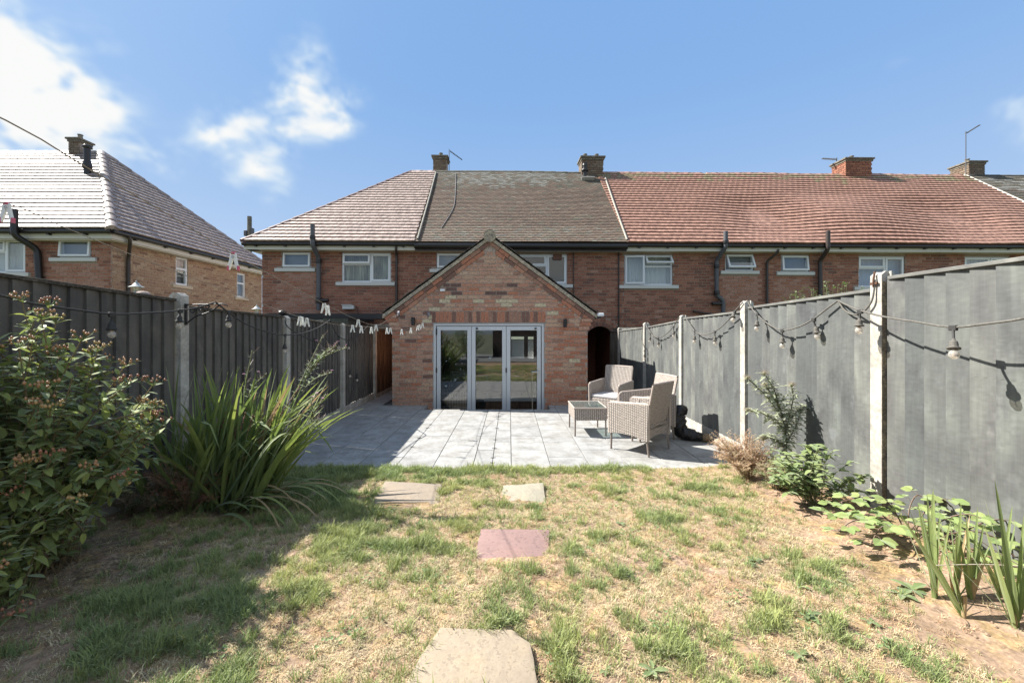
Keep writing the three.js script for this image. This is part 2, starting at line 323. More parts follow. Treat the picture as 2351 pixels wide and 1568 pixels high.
// ================================================================ roof tiles
function tileGeo(w, l, t, curve, seed) {                  // x across, y up the slope, z out of the roof
  const r = rng(seed), n = curve ? 4 : 2, pos = [], z = (u) => curve * (1 - (2 * u - 1) ** 2), tri = (...p) => p.forEach((q) => pos.push(...q));
  const b = (u) => [(u - 0.5) * w, 0, t + z(u)], bb = (u) => [(u - 0.5) * w, 0.004, -0.004], f = (u) => [(u - 0.5) * w, l, 0.002 + z(u) * 0.8];
  for (let i = 0; i < n; i++) { const u = i / n, v = (i + 1) / n; tri(b(u), b(v), f(v), b(u), f(v), f(u)); tri(bb(u), bb(v), b(v), bb(u), b(v), b(u)); }
  tri(b(0), f(0), bb(0)); tri(b(1), bb(1), f(1));
  const g = new THREE.BufferGeometry(); g.setAttribute('position', new THREE.Float32BufferAttribute(pos, 3)); g.computeVertexNormals();
  return puv(g, 1, r() * 4, r() * 4);
}
function tileSet(pal, o = {}) {
  const map = o.map ?? TX.mottle, rp = o.rep ?? 1.5, q = { ...o }, std = phys; delete q.map; delete q.rep;
  const mats = pal.map((c, i) => std(c, { map: rep(map, rp, rp, i * 0.19, i * 0.37), roughness: 0.6, ...q }));
  return { pal, mats, loose: std(lin(1, 1, 1), { vertexColors: true, map: rep(map, rp), roughness: 0.6, ...q }) };
}
// frame: O at the eave, ex along, es up the slope, en outward; spans(s) gives [from, to] along ex
function tileSlope(parent, fr, { w, gauge, len, thick, curve, rows, spans, tint, set, prio, wave, limit = 300, ragged = 0.0008, tilt = 0.0012 }) {
  const gs = [11, 12, 13].map((s) => tileGeo(w - 0.004, len, thick, curve, s)), list = [], B = new THREE.Matrix4();
  for (let j = 0; j < rows; j++) {
    const s = j * gauge, [a, b] = spans(s), off = (j % 2) * w / 2;
    for (let k = Math.floor((a - off) / w); k * w + off < b; k++) {
      let l = Math.max(a, k * w + off), r = Math.min(b, (k + 1) * w + off);
      if (r - l < 0.03) continue;
      const c = (l + r) / 2, lift = (wave ? wave(c, s) : 0) + rnd(-ragged, ragged), p = fr.O.clone().addScaledVector(fr.ex, c).addScaledVector(fr.es, s + rnd(-ragged, ragged)).addScaledVector(fr.en, lift + 0.012);
      const slope = wave ? (wave(c + 0.1, s) - wave(c - 0.1, s)) / 0.2 : 0, ex = fr.ex.clone().addScaledVector(fr.en, slope + rnd(-tilt, tilt)).normalize(), en = ex.clone().cross(fr.es).normalize();
      B.makeBasis(ex, fr.es, en).setPosition(p);
      list.push({ g: gs[(j * 7 + k) % 3 < 0 ? 0 : ((j * 7 + k) % 3 + 3) % 3], m: B.clone().scale(V((r - l) / w, 1, 1)), c: tint(c, s), p: prio(c, s) });
    }
  }
  pieces('roof_tile', list, set.pal, set.mats, set.loose, parent, limit);
}
const RED = tileSet([lin(0.485, 0.270, 0.195), lin(0.470, 0.259, 0.187), lin(0.500, 0.280, 0.202), lin(0.461, 0.255, 0.185), lin(0.388, 0.309, 0.180)], { roughness: 0.6 });
const PINK = tileSet([lin(0.620, 0.475, 0.400), lin(0.600, 0.460, 0.390), lin(0.635, 0.485, 0.410)], { roughness: 0.48, ior: 1.7 });
const MOSSY = tileSet([lin(0.230, 0.160, 0.118), lin(0.205, 0.150, 0.115), lin(0.255, 0.180, 0.132), lin(0.215, 0.190, 0.140), lin(0.275, 0.25, 0.205), lin(0.375, 0.365, 0.325), lin(0.170, 0.152, 0.118), lin(0.29, 0.225, 0.17)], { map: TX.moss, rep: 2.2, roughness: 0.88 });
const PLUM = tileSet([lin(0.430, 0.350, 0.310), lin(0.418, 0.340, 0.302), lin(0.442, 0.360, 0.320)], { roughness: 0.58, ior: 1.5 });
const DARKT = tileSet([lin(0.10, 0.085, 0.07), lin(0.13, 0.105, 0.085), lin(0.155, 0.14, 0.105)], { map: TX.moss, rep: 2.2, roughness: 0.9 });

const WHITE = std(lin(0.74, 0.76, 0.77), { roughness: 0.38 });
const CREAM = std(lin(0.62, 0.58, 0.47), { roughness: 0.55 });
const FASCIA = std(lin(0.60, 0.585, 0.52), { roughness: 0.5 });
const SILL = std(lin(0.58, 0.58, 0.55), { roughness: 0.7 });
const BLACKP = std(lin(0.018, 0.016, 0.015), { roughness: 0.35 });
const BROWNP = std(lin(0.045, 0.033, 0.028), { roughness: 0.4 });
const GREYP = std(lin(0.085, 0.088, 0.095), { roughness: 0.42 });
const ROOM = std(lin(0.30, 0.28, 0.26), { roughness: 0.95 });
const PANE = glassPane();
const CURTAIN = std(lin(0.42, 0.42, 0.30), { roughness: 1, map: rep(TX.timber, 1.4, 0.6) });
const NET = std(lin(0.48, 0.50, 0.50), { roughness: 1 });
const BLIND = std(lin(0.30, 0.34, 0.42), { roughness: 0.9 });
const FROST = std(lin(0.14, 0.155, 0.18), { roughness: 0.5 });

// ================================================================ windows (faces +z, wall face at z = 0, set in by 0.05)
function sash(parent, x0, x1, y0, y1, z, open, mat) {      // open: [axis, angle] about top or a side
  const g = grp('sash', parent); g.position.set((x0 + x1) / 2, (y0 + y1) / 2, z);
  const w = x1 - x0, h = y1 - y0, f = 0.052, fr = merge([rbx(-w / 2, -w / 2 + f, -h / 2, h / 2, -0.025, 0.03, 0.006), rbx(w / 2 - f, w / 2, -h / 2, h / 2, -0.025, 0.03, 0.006), rbx(-w / 2 + f - 0.002, w / 2 - f + 0.002, h / 2 - f, h / 2, -0.024, 0.029, 0.006), rbx(-w / 2 + f - 0.002, w / 2 - f + 0.002, -h / 2, -h / 2 + f, -0.024, 0.029, 0.006)]);
  const pn = bx(-w / 2 + f - 0.01, w / 2 - f + 0.01, -h / 2 + f - 0.01, h / 2 - f + 0.01, -0.003, 0.003);
  if (open) {
    const [ax, an] = open, T = new THREE.Matrix4();
    if (ax === 'top') T.makeTranslation(0, h / 2, 0.02).multiply(new THREE.Matrix4().makeRotationX(-an)).multiply(new THREE.Matrix4().makeTranslation(0, -h / 2, 0.012));
    if (ax === 'left') T.makeTranslation(-w / 2, 0, 0.02).multiply(new THREE.Matrix4().makeRotationY(-an)).multiply(new THREE.Matrix4().makeTranslation(w / 2, 0, 0.012));
    fr.applyMatrix4(T); pn.applyMatrix4(T);
  }
  part('sash_frame', fr, mat, g); part('pane', pn, PANE, g);
}
// window fills [x0,x1]x[y0,y1]; lay is 'bath' or 'pair' or 'pairR'; returns the hole
function windowIn(parent, x0, x1, y0, y1, lay, { open = [], back, sill = [0.14, 0.14], sillH = 0.10, z = 0 } = {}) {
  const w = grp('window', parent); w.position.set((x0 + x1) / 2, y0, z - 0.055);
  const hw = (x1 - x0) / 2, h = y1 - y0, f = 0.045, m = [rbx(-hw, -hw + f, 0, h, -0.05, 0.02, 0.004), rbx(hw - f, hw, 0, h, -0.05, 0.02, 0.004), rbx(-hw + f - 0.002, hw - f + 0.002, h - f, h, -0.049, 0.019, 0.004), rbx(-hw + f - 0.002, hw - f + 0.002, 0, f, -0.049, 0.019, 0.004)];
  const fixed = (a, b, c, d) => { part('pane', bx(a, b, c, d, -0.018, -0.012), PANE, w); };
  const o = (i) => open[i];
  if (lay === 'bath') sash(w, -hw + 0.03, hw - 0.03, 0.035, h - 0.03, 0.015, o(0), WHITE);
  else {
    const mir = lay === 'pairR' ? -1 : 1, mx = (0.17 * hw) * mir, t = h * 0.62;
    m.push(rbx(mx - 0.03, mx + 0.03, f, h - f, -0.048, 0.018, 0.004));
    const L = mir > 0 ? [-hw + f, mx - 0.03] : [mx + 0.03, hw - f], Rr = mir > 0 ? [mx + 0.03, hw - f] : [-hw + f, mx - 0.03];
    m.push(rbx(L[0], L[1], t - 0.025, t + 0.025, -0.047, 0.017, 0.004));
    fixed(L[0], L[1], f, t - 0.025);
    sash(w, L[0] - 0.012, L[1] + 0.012, t + 0.012, h - f + 0.012, 0.012, o(0), WHITE);
    sash(w, Rr[0] - 0.012, Rr[1] + 0.012, f - 0.012, h - f + 0.012, 0.012, o(1), WHITE);
  }
  part('frame', merge(m), WHITE, w);
  part('sill', rbx(-hw - sill[0], hw + sill[1], -sillH, -0.004, -0.04, 0.115, 0.008), SILL, w);
  if (back) part('curtain', curtainGeo(-hw - 0.1, hw + 0.1, -0.1, h + 0.05, back === BLIND ? 0.012 : back === FROST ? 0 : 0.02), back, w, 0, 0, back === FROST ? -0.06 : -0.16);
  return [x0, x1, y0, y1];
}
function curtainGeo(x0, x1, y0, y1, amp) {
  const n = 48, pos = [], idx = [];
  for (let i = 0; i <= n; i++) { const x = lerp(x0, x1, i / n), z = Math.sin(i * 1.57) * amp; pos.push(x, y0, z, x, y1, z); if (i < n) { const a = i * 2; idx.push(a, a + 2, a + 1, a + 2, a + 3, a + 1); } }
  const g = new THREE.BufferGeometry(); g.setAttribute('position', new THREE.Float32BufferAttribute(pos, 3)); g.setIndex(idx); g.computeVertexNormals(); return puv(g);
}

// ================================================================ the terrace
const YAW = 0.020, TO = V(0, 0, -12), TX_ = V(Math.cos(YAW), 0, -Math.sin(YAW)), TN = V(Math.sin(YAW), 0, Math.cos(YAW));
function T(px, py, off = 0) {                              // photograph pixel -> (along, height) on the terrace's wall plane moved out by off
  const C = V(0, EYE, 0), d = V((px - CX) / F, (CY - py) / F, -1), t = (off + TN.dot(TO.clone().sub(C))) / TN.dot(d), p = C.addScaledVector(d, t);
  return [p.clone().sub(TO).dot(TX_), p.y];
}
const EAVE_Z = 0.32, RIDGE_Z = -3.55, BACK_Z = -7.42, EAVE_Y = 4.04, RIDGE_Y = 7.49, GROUND_Y = -0.5, WALL_TOP = 3.90;
const SL = Math.hypot(EAVE_Z - RIDGE_Z, RIDGE_Y - EAVE_Y), ES = V(0, (RIDGE_Y - EAVE_Y) / SL, (RIDGE_Z - EAVE_Z) / SL), EN = V(1, 0, 0).cross(ES);
const PA = -7.10, PAB = -2.68, PBC = 3.34, PCD = 7.55, PDE = 12.5, PEF = 17.6, PF = 24;
function tri3(list) { const g = new THREE.BufferGeometry(); g.setAttribute('position', new THREE.Float32BufferAttribute(list.flat(2), 3)); g.computeVertexNormals(); return puv(g); }
const quad = (a, b, c, d) => [a, b, c, a, c, d];
function terraceHouse(name, label, a0, a1, { set, tint, wave, tile, bricks, holes, hip, gutter = BLACKP, fascia = FASCIA, visible, extra, under = 0.02 }) {
  const H = thing(name, label, 'house'), ac = (a0 + a1) / 2;
  const kids = extra(H);                                   // windows first: they give the holes
  const hs = kids.holes, wall = part('wall', wallWithHoles(a0, a1, GROUND_Y, WALL_TOP, [...hs, ...(kids.paths ?? [])], 0.22), MORTAR, H);
  part('outer_shell', merge([bx(a0, a0 + 0.12, GROUND_Y, WALL_TOP, BACK_Z + 0.52, -0.225), bx(a1 - 0.12, a1 - 0.002, GROUND_Y, WALL_TOP, BACK_Z + 0.52, -0.225), ...(kids.noBack ? [bx(a0, a1 - 0.002, 1.9, WALL_TOP, BACK_Z + 0.3, BACK_Z + 0.515)] : [bx(a0, a1 - 0.002, GROUND_Y, WALL_TOP, BACK_Z + 0.3, BACK_Z + 0.515)]), bx(a0 + 0.125, a1 - 0.125, 1.9, 2.1, BACK_Z + 0.52, -0.225), bx(a0, a1 - 0.002, WALL_TOP + 0.002, WALL_TOP + 0.05, BACK_Z + 0.3, 0)]), ROOM, H);
  const solidAt = (yl, yh) => cut(a0, a1, [...hs.filter(([, , p, q]) => yh > p - 0.11 && yl < q + 0.0).map(([p, q, r]) => (yl < r ? [p - 0.15, q + 0.15] : [p, q])), ...(kids.cuts ? kids.cuts(yl, yh) : [])]);
  const bl = courses(0.6 * BH + 0.55, WALL_TOP, solidAt, bricks, 0, (x, y) => Math.hypot((x - visible[0]) * 0.8, y - visible[1])).filter((b) => visible[2](b.m.elements[12], b.m.elements[13]));
  pieces('brick', bl, OLD.pal, OLD.mats, OLD.loose, wall);
  // roof
  const ra = hip ? a0 - 0.36 : a0, rb = a1, hr = hip ? a0 - 0.36 + (EAVE_Z - RIDGE_Z) : a0, e = under;
  const P = (a, y, z) => [a, y - e, z];
  const roof = part('roof', tri3([
    quad(P(ra, EAVE_Y, EAVE_Z), P(rb, EAVE_Y, EAVE_Z), P(rb, RIDGE_Y, RIDGE_Z), P(hr, RIDGE_Y, RIDGE_Z)),
    quad(P(rb, EAVE_Y, BACK_Z), P(ra, EAVE_Y, BACK_Z), P(hr, RIDGE_Y, RIDGE_Z), P(rb, RIDGE_Y, RIDGE_Z)),
    ...(hip ? [[P(ra, EAVE_Y, BACK_Z), P(ra, EAVE_Y, EAVE_Z), P(hr, RIDGE_Y, RIDGE_Z)]] : []),
  ].flat()), set.mats[0], H);
  tileSlope(roof, { O: V(0, EAVE_Y, EAVE_Z + 0.03), ex: V(1, 0, 0), es: ES, en: EN }, { ...tile, rows: Math.floor((SL + 0.02) / tile.gauge), spans: (s) => [hip ? ra + s / SL * (EAVE_Z - RIDGE_Z) + 0.06 : ra, rb], tint, set, wave, prio: (c, s) => Math.hypot(c - (visible[3] ?? ac), s - 1.5) });
  // ridge tiles
  const rg = puv(new THREE.CylinderGeometry(0.115, 0.12, 0.44, 10).rotateZ(Math.PI / 2));
  for (let a = hr + 0.2; a < rb; a += 0.45) part('ridge_tile', rg, kids.ridgeMat ?? set.mats[0], roof, Math.min(a, rb - 0.22), RIDGE_Y - 0.055 + (wave ? wave(a, SL) : 0), RIDGE_Z);
  if (hip) { const from = V(ra, EAVE_Y, EAVE_Z), to = V(hr, RIDGE_Y, RIDGE_Z), n = 16, L = from.distanceTo(to) / n, d = to.clone().sub(from).normalize(), hg = puv(new THREE.CylinderGeometry(0.10, 0.115, L * 1.02, 9)); for (let i = 0; i < n; i++) { const o = part('hip_tile', hg, kids.hipMat ?? set.mats[0], roof); o.position.copy(from).addScaledVector(d, (i + 0.5) * L).add(V(0, -0.035, 0)); o.quaternion.setFromUnitVectors(V(0, 1, 0), d); } }
  // gutter, fascia, soffit
  const f0 = hip ? ra : a0 + 0.002, f1 = a1 - 0.002, gr = kids.heavyGutter ? 0.085 : 0.052;
  part('gutter', merge([puv(new THREE.CylinderGeometry(gr, gr, f1 - f0, 10, 1).rotateZ(Math.PI / 2).translate((f0 + f1) / 2, EAVE_Y - gr - 0.015, EAVE_Z + 0.01))]), gutter, H);
  part('fascia', bx(f0, f1, EAVE_Y - (kids.heavyGutter ? 0.235 : 0.215), EAVE_Y - 0.06, EAVE_Z - 0.075, EAVE_Z - 0.05), kids.heavyGutter ? BROWNP : fascia, H);
  part('soffit', bx(f0, f1, WALL_TOP - 0.075, WALL_TOP - 0.05, 0.012, EAVE_Z - 0.08), CREAM, H);
  if (!kids.heavyGutter) for (let a = f0 + 0.35; a < f1; a += 0.82) part('gutter_bracket', bx(-0.03, 0.03, -0.055, 0, -0.07, 0.03), gutter, H, a, EAVE_Y - 0.085, EAVE_Z);
  if (hip) part('side_eave', merge([bx(ra + 0.05, ra + 0.075, EAVE_Y - 0.215, EAVE_Y - 0.06, BACK_Z, EAVE_Z - 0.08), bx(ra + 0.08, a0 - 0.002, WALL_TOP - 0.075, WALL_TOP - 0.05, BACK_Z + 0.3, EAVE_Z - 0.08), puv(new THREE.CylinderGeometry(gr, gr, EAVE_Z - BACK_Z, 10).rotateX(Math.PI / 2).translate(ra, EAVE_Y - gr - 0.015, (EAVE_Z + BACK_Z) / 2))]), fascia, H);
  kids.after?.(H, roof);
  for (const c of H.children) c.position.x -= ac;
  H.position.copy(TO).addScaledVector(TX_, ac); H.rotation.y = YAW;
  // base of the house at the ground
  for (const c of H.children) c.position.y -= GROUND_Y; H.position.y += GROUND_Y;
  return H;
}
const win = (H, x0, x1, y0, y1, lay, o) => { const [a, q] = T(x0, y1, -0.03), [b, p] = T(x1, y0, -0.03); return windowIn(H, a, b, q, p, lay, o); };
const TP = (px, py, off) => { const [a, y] = T(px, py, off); return V(a, y, off); };
function chimney(H, roof, a, w, d, top, { pots = 1, z = RIDGE_Z - 0.1, set = CHIM, aerial, y0 = RIDGE_Y - 0.6 } = {}) {
  const c = part('chimney', bx(-w / 2 + 0.012, w / 2 - 0.012, 0, top - y0 - 0.02, -d / 2 + 0.012, d / 2 - 0.012), MORTAR, H, a, y0, z), list = [];
  const front = courses(0, top - y0 - 0.12, () => [[-w / 2, w / 2]], () => Math.floor(R() * 4), d / 2, (x, y) => -y);
  const side = courses(0, top - y0 - 0.12, () => [[-d / 2, d / 2]], () => Math.floor(R() * 4), w / 2, (x, y) => -y);
  for (const b of front) list.push(b);
  const rot = new THREE.Matrix4().makeRotationY(-Math.PI / 2); for (const b of side) list.push({ ...b, m: rot.clone().multiply(b.m) });
  pieces('brick', list, set.pal, set.mats, set.loose, c, 120);
  const cap = std(lin(0.30, 0.27, 0.22), { map: rep(TX.moss, 2), roughness: 1 });
  part('cap', merge([rbx(-w / 2 - 0.03, w / 2 + 0.03, top - y0 - 0.14, top - y0 - 0.07, -d / 2 - 0.03, d / 2 + 0.03, 0.008), rbx(-w / 2 - 0.07, w / 2 + 0.07, top - y0 - 0.068, top - y0 - 0.005, -d / 2 - 0.07, d / 2 + 0.07, 0.012)]), cap, c);
  for (let i = 0; i < pots; i++) part('pot', lathe([[0.085, 0], [0.09, 0.03], [0.07, 0.05], [0.065, 0.17], [0.08, 0.18], [0.078, 0.2], [0.05, 0.2], [0.05, 0.1]], 12), cap, c, pots > 1 ? (i - 0.5) * w * 0.55 : 0, top - y0 - 0.006, 0);
  return c;
}
function aerial(H, a, y, z, hgt, dir, tiltUp = -0.5) {
  const n = [puv(new THREE.CylinderGeometry(0.014, 0.014, hgt, 6).translate(0, hgt / 2, 0))], boom = 0.62;
  const el = [puv(new THREE.CylinderGeometry(0.009, 0.009, boom, 5).rotateZ(Math.PI / 2).translate(boom / 2 * dir, 0, 0))];
  for (let i = 0; i < 9; i++) el.push(puv(new THREE.CylinderGeometry(0.006, 0.006, 0.20 - i * 0.008, 4).rotateX(Math.PI / 2).translate(dir * (0.05 + i * 0.065), 0, 0)), bx(dir * (0.05 + i * 0.065) - 0.012, dir * (0.05 + i * 0.065) + 0.012, -0.02, 0.02, -0.03, 0.03));
  const e = merge(el).rotateZ(dir * tiltUp).translate(0.02, hgt - 0.07, 0);
  return part('aerial', merge([...n, e]), GREYP, H, a, y, z);
}

const oldTint = (x, y) => { const n = fbm(x * 0.9, y * 0.9, 2.2, 2), r = R() + n * 0.5; return r < 0.18 ? 3 : r < 0.42 ? 1 : r < 0.66 ? 0 : r < 0.84 ? 2 : r < 0.90 ? 5 : r < 1.0 ? 4 : 6; };
const paler = (x0, x1, y0, y1) => (x, y) => { const inside = x > x0 - 0.1 + fbm(x * 3, y * 3, 1, 2) * 0.3 && x < x1 + 0.1 + fbm(y * 3, x, 5, 2) * 0.3 && y > y0 && y < y1; return inside ? (R() < 0.75 ? (R() < 0.6 ? 6 : 4) : 2) : oldTint(x, y); };
const CONC = { w: 0.20, gauge: 0.192, len: 0.25, thick: 0.042, curve: 0.003 };
const PLAIN = { w: 0.165, gauge: 0.100, len: 0.16, thick: 0.026, curve: 0.0, ragged: 0.001, tilt: 0.002 };
const soil = (H, name, mat, pts, r, o) => part(name, pipe(pts, r, o), mat, H);

// ---- end house with the pink hipped roof
{
  const [b0] = T(640, 700), [b1] = T(722, 700);
  terraceHouse('end_terrace_house', 'brick end terrace house with pale pink tiled hipped roof and grey soil pipe', PA, PAB, {
    set: PINK, tile: CONC, hip: true, tint: () => Math.floor(R() * 3), bricks: paler(b0, b1, 2.0, 3.3), visible: [-4.9, 3.0, (x, y) => y > 1.75 && x < -2.6, -4.2],
    extra: (H) => ({
      holes: [win(H, 648, 715, 579, 616, 'bath', { open: [['top', 0.05]], back: FROST, sill: [0.19, 0.13] }), win(H, 785, 898, 581, 648, 'pair', { open: [['top', 0.06]], back: CURTAIN, sill: [0.16, 0.12] })],
      hipMat: std(lin(0.16, 0.085, 0.075), { roughness: 0.6, map: rep(TX.mottle, 2) }),
      after: (H) => {
        soil(H, 'soil_pipe', GREYP, [TP(717, 516, 0.42), TP(717, 562, 0.42), TP(731, 592, 0.12), TP(731, 712, 0.12)], 0.062, { bend: 0.08, seg: 36, sides: 12 });
        part('pipe_collar', merge([lathe([[0.062, -0.05], [0.078, -0.05], [0.078, 0.05], [0.062, 0.05]], 12).translate(...TP(717, 545, 0.42).toArray()), lathe([[0.062, -0.06], [0.08, -0.06], [0.08, 0.06], [0.062, 0.06]], 12).translate(...TP(731, 600, 0.12).toArray()), lathe([[0.062, -0.08], [0.085, -0.08], [0.085, 0.08], [0.062, 0.08]], 12).translate(...TP(731, 690, 0.12).toArray()), puv(new THREE.CylinderGeometry(0.055, 0.055, 0.30, 10).rotateZ(Math.PI / 2).translate(...TP(741, 690, 0.12).toArray()))]), BLACKP, H);
        soil(H, 'downpipe', BROWNP, [TP(909, 563, 0.30), TP(909, 572, 0.30), TP(910, 585, 0.07), TP(910, 705, 0.07)], 0.036, { bend: 0.05 });
        part('wall_bracket_light', merge([bx(-0.16, 0.16, -0.05, 0.05, 0.02, 0.16), bx(-0.18, 0.1, 0.055, 0.075, 0.0, 0.18)]), SILL, H, ...TP(803, 706, 0.02).toArray());
        soil(H, 'lamp_arm', BLACKP, [TP(813, 702, 0.1), TP(820, 706, 0.1), TP(822, 722, 0.1)], 0.012, { bend: 0.03, sides: 6 });
      },
    }),
  });
}
// ---- middle house, mossy plain tiles
{
  const arcA = T(1378, 800)[0], arcY = 1.25, ar = 0.43;
  const path = new THREE.Path(); path.moveTo(arcA - ar, GROUND_Y + 0.02); path.lineTo(arcA - ar, arcY); path.absarc(arcA, arcY, ar, Math.PI, 0, true); path.lineTo(arcA + ar, GROUND_Y + 0.02);
  terraceHouse('middle_terrace_house', 'brick terrace house with weathered brown tiled roof streaked with pale lichen', PAB, PBC, {
    set: MOSSY, tile: PLAIN, visible: [1.6, 3.0, (x, y) => (y > 1.45 && (x > 1.0 || y > 2.6 || x < -1.6)) || (x > 1.5 && y > 0.55), 0.2], bricks: oldTint,
    wave: (a, s) => Math.sin(a * 0.9 + s * 0.3) * 0.012 + fbm(a * 0.7, s * 0.7, 9, 2) * 0.02,
    tint: (a, s) => {                                      // lichen as it lies on the photograph's roof: bleached runs below the ridge, green-brown elsewhere
      const n = fbm(a * 1.7, s * 0.9, 3, 4), run = fbm(a * 5.5, s * 0.7, 8, 3), t = s / SL + n * 0.22 + run * 0.25, r = R();
      const core = Math.exp(-(((a - 0.0) / 1.9) ** 2));
      if (t > 0.90 - 0.16 * core) return r < 0.15 + 0.4 * core ? 5 : r < 0.75 ? 4 : r < 0.9 ? 3 : 7;
      if (t > 0.72) return r < 0.08 + 0.10 * core ? 4 : r < 0.5 ? 3 : r < 0.75 ? 6 : 2;
      if (s < 0.9) return r < 0.4 ? 7 : r < 0.7 ? 2 : r < 0.85 ? 3 : 4;
      return r < 0.4 ? 0 : r < 0.65 ? 1 : r < 0.85 ? 2 : r < 0.93 ? 3 : 7;
    },
    extra: (H) => ({
      noBack: true, heavyGutter: true, ridgeMat: std(lin(0.17, 0.165, 0.13), { map: rep(TX.moss, 3), roughness: 1 }),
      holes: [win(H, 1002, 1068, 581, 618, 'bath', { open: [['top', 0.05]], back: FROST, sill: [0.19, 0.15] }), win(H, 1189, 1302, 584, 653, 'pair', { sill: [0.16, 0.16] }), [-2.25, 1.32, -0.40, 1.80]],
      paths: [path],
      cuts: (yl, yh) => { const dy = Math.max(0, yl - arcY), ro = ar + 0.235; return yl > arcY + ro ? [] : [[arcA - Math.sqrt(Math.max(0, ro * ro - dy * dy)), arcA + Math.sqrt(Math.max(0, ro * ro - dy * dy))].map((v, i) => (yl < arcY ? arcA + (i ? ar : -ar) : v))]; },
      after: (H, roof) => {
        const wall = H.children.find((c) => c.name === 'wall');
        for (let ring = 0; ring < 2; ring++) { const n = ring ? 22 : 17, r = ar + 0.06 + ring * 0.118; for (let i = 0; i < n; i++) { const t = (i + 0.5) / n * Math.PI, o = part('arch_brick', BR[i % 6], OLD.mats[pick([3, 5, 1, 4])], wall); o.applyMatrix4(M4(arcA + Math.cos(t) * r, arcY + Math.sin(t) * r, -0.005, 0.105, Math.PI * r / n - 0.012, 0.03, 0, 0, t)); } }
        const dark = OLD.mats[1];
        part('passage', merge([bx(arcA - 0.58, arcA - 0.44, GROUND_Y, 1.88, -5, -0.226), bx(arcA + 0.44, arcA + 0.50, GROUND_Y, 1.88, -5, -0.226), bx(arcA - 0.44, arcA + 0.44, GROUND_Y, 1.88, -2.6, -2.5)]), dark, H);
        chimney(H, roof, T(1357, 380, RIDGE_Z - 0.1)[0], 0.80, 0.62, T(1357, 366, RIDGE_Z - 0.1)[1], { pots: 2 });
        chimney(H, roof, T(1012, 380, RIDGE_Z - 1.0)[0], 0.52, 0.55, T(1012, 363, RIDGE_Z - 1.0)[1], { z: RIDGE_Z - 1.0, y0: RIDGE_Y - 1.3 });
        aerial(H, T(1031, 380, RIDGE_Z - 0.8)[0], RIDGE_Y - 0.5, RIDGE_Z - 0.8, 1.72, 1, -0.62);
        const fp = [TP(1343, 414, RIDGE_Z + 0.42), TP(1343, 377, RIDGE_Z + 0.42)];
        part('roof_vent', merge([puv(new THREE.CylinderGeometry(0.075, 0.075, fp[1].y - fp[0].y + 0.5, 12).translate(fp[0].x, (fp[0].y - 0.25 + fp[1].y + 0.25) / 2 - 0.2, fp[0].z)), lathe([[0.075, -0.09], [0.14, -0.08], [0.10, -0.02], [0.075, 0]], 12).translate(fp[0].x, lerp(fp[0].y, fp[1].y, 0.72), fp[0].z), lathe([[0.02, 0.1], [0.085, 0.02], [0.085, -0.03], [0.075, -0.03]], 12).translate(fp[1].x, fp[1].y - 0.03, fp[0].z)]), BLACKP, H);
        const lead = std(lin(0.36, 0.36, 0.35), { roughness: 0.8 });
        const onRoof = (px, py) => { let off = RIDGE_Z * 0.5; for (let i = 0; i < 12; i++) { const y = T(px, py, off)[1]; off = EAVE_Z + (y - EAVE_Y) / (RIDGE_Y - EAVE_Y) * (RIDGE_Z - EAVE_Z); } return TP(px, py, off).addScaledVector(EN, 0.055); };
        const fl = onRoof(1350, 416); part('vent_flashing', bx(-0.24, 0.22, -0.12, 0.12, -0.012, 0.012).rotateX(-Math.atan2(RIDGE_Z - EAVE_Z, RIDGE_Y - EAVE_Y) - Math.PI).translate(fl.x, fl.y, fl.z), lead, H);
        part('aerial_cable', wire([onRoof(1047, 402), onRoof(1046, 440), onRoof(1042, 478), onRoof(1028, 505), onRoof(1014, 527)], 0.011), GREYP, H);
        const vm = std(lin(0.46, 0.44, 0.38), { roughness: 1, map: rep(TX.grain, 3) });
        part('mortar_verge', wire([onRoof(1389, 412), onRoof(1414, 486), onRoof(1439, 556)].map((p) => p.addScaledVector(EN, 0.02)), 0.03, 12, 6), vm, H);
        part('mortar_verge', wire([onRoof(1001, 400), onRoof(980, 480), onRoof(959, 554)].map((p) => p.addScaledVector(EN, 0.02)), 0.026, 12, 6), vm, H);
        soil(H, 'wall_cable', BROWNP, [TP(1317, 578, 0.03), TP(1317, 690, 0.03)], 0.013, { sides: 6 });
        soil(H, 'wall_cable', BROWNP, [TP(1421, 576, 0.03), TP(1421, 760, 0.03)], 0.02, { sides: 6 });
        part('air_brick', bx(-0.13, 0.13, -0.08, 0.08, 0.0, 0.022), OLD.mats[5], H, ...TP(1252 + 28, 590, 0).toArray());
      },
    }),
  });
}
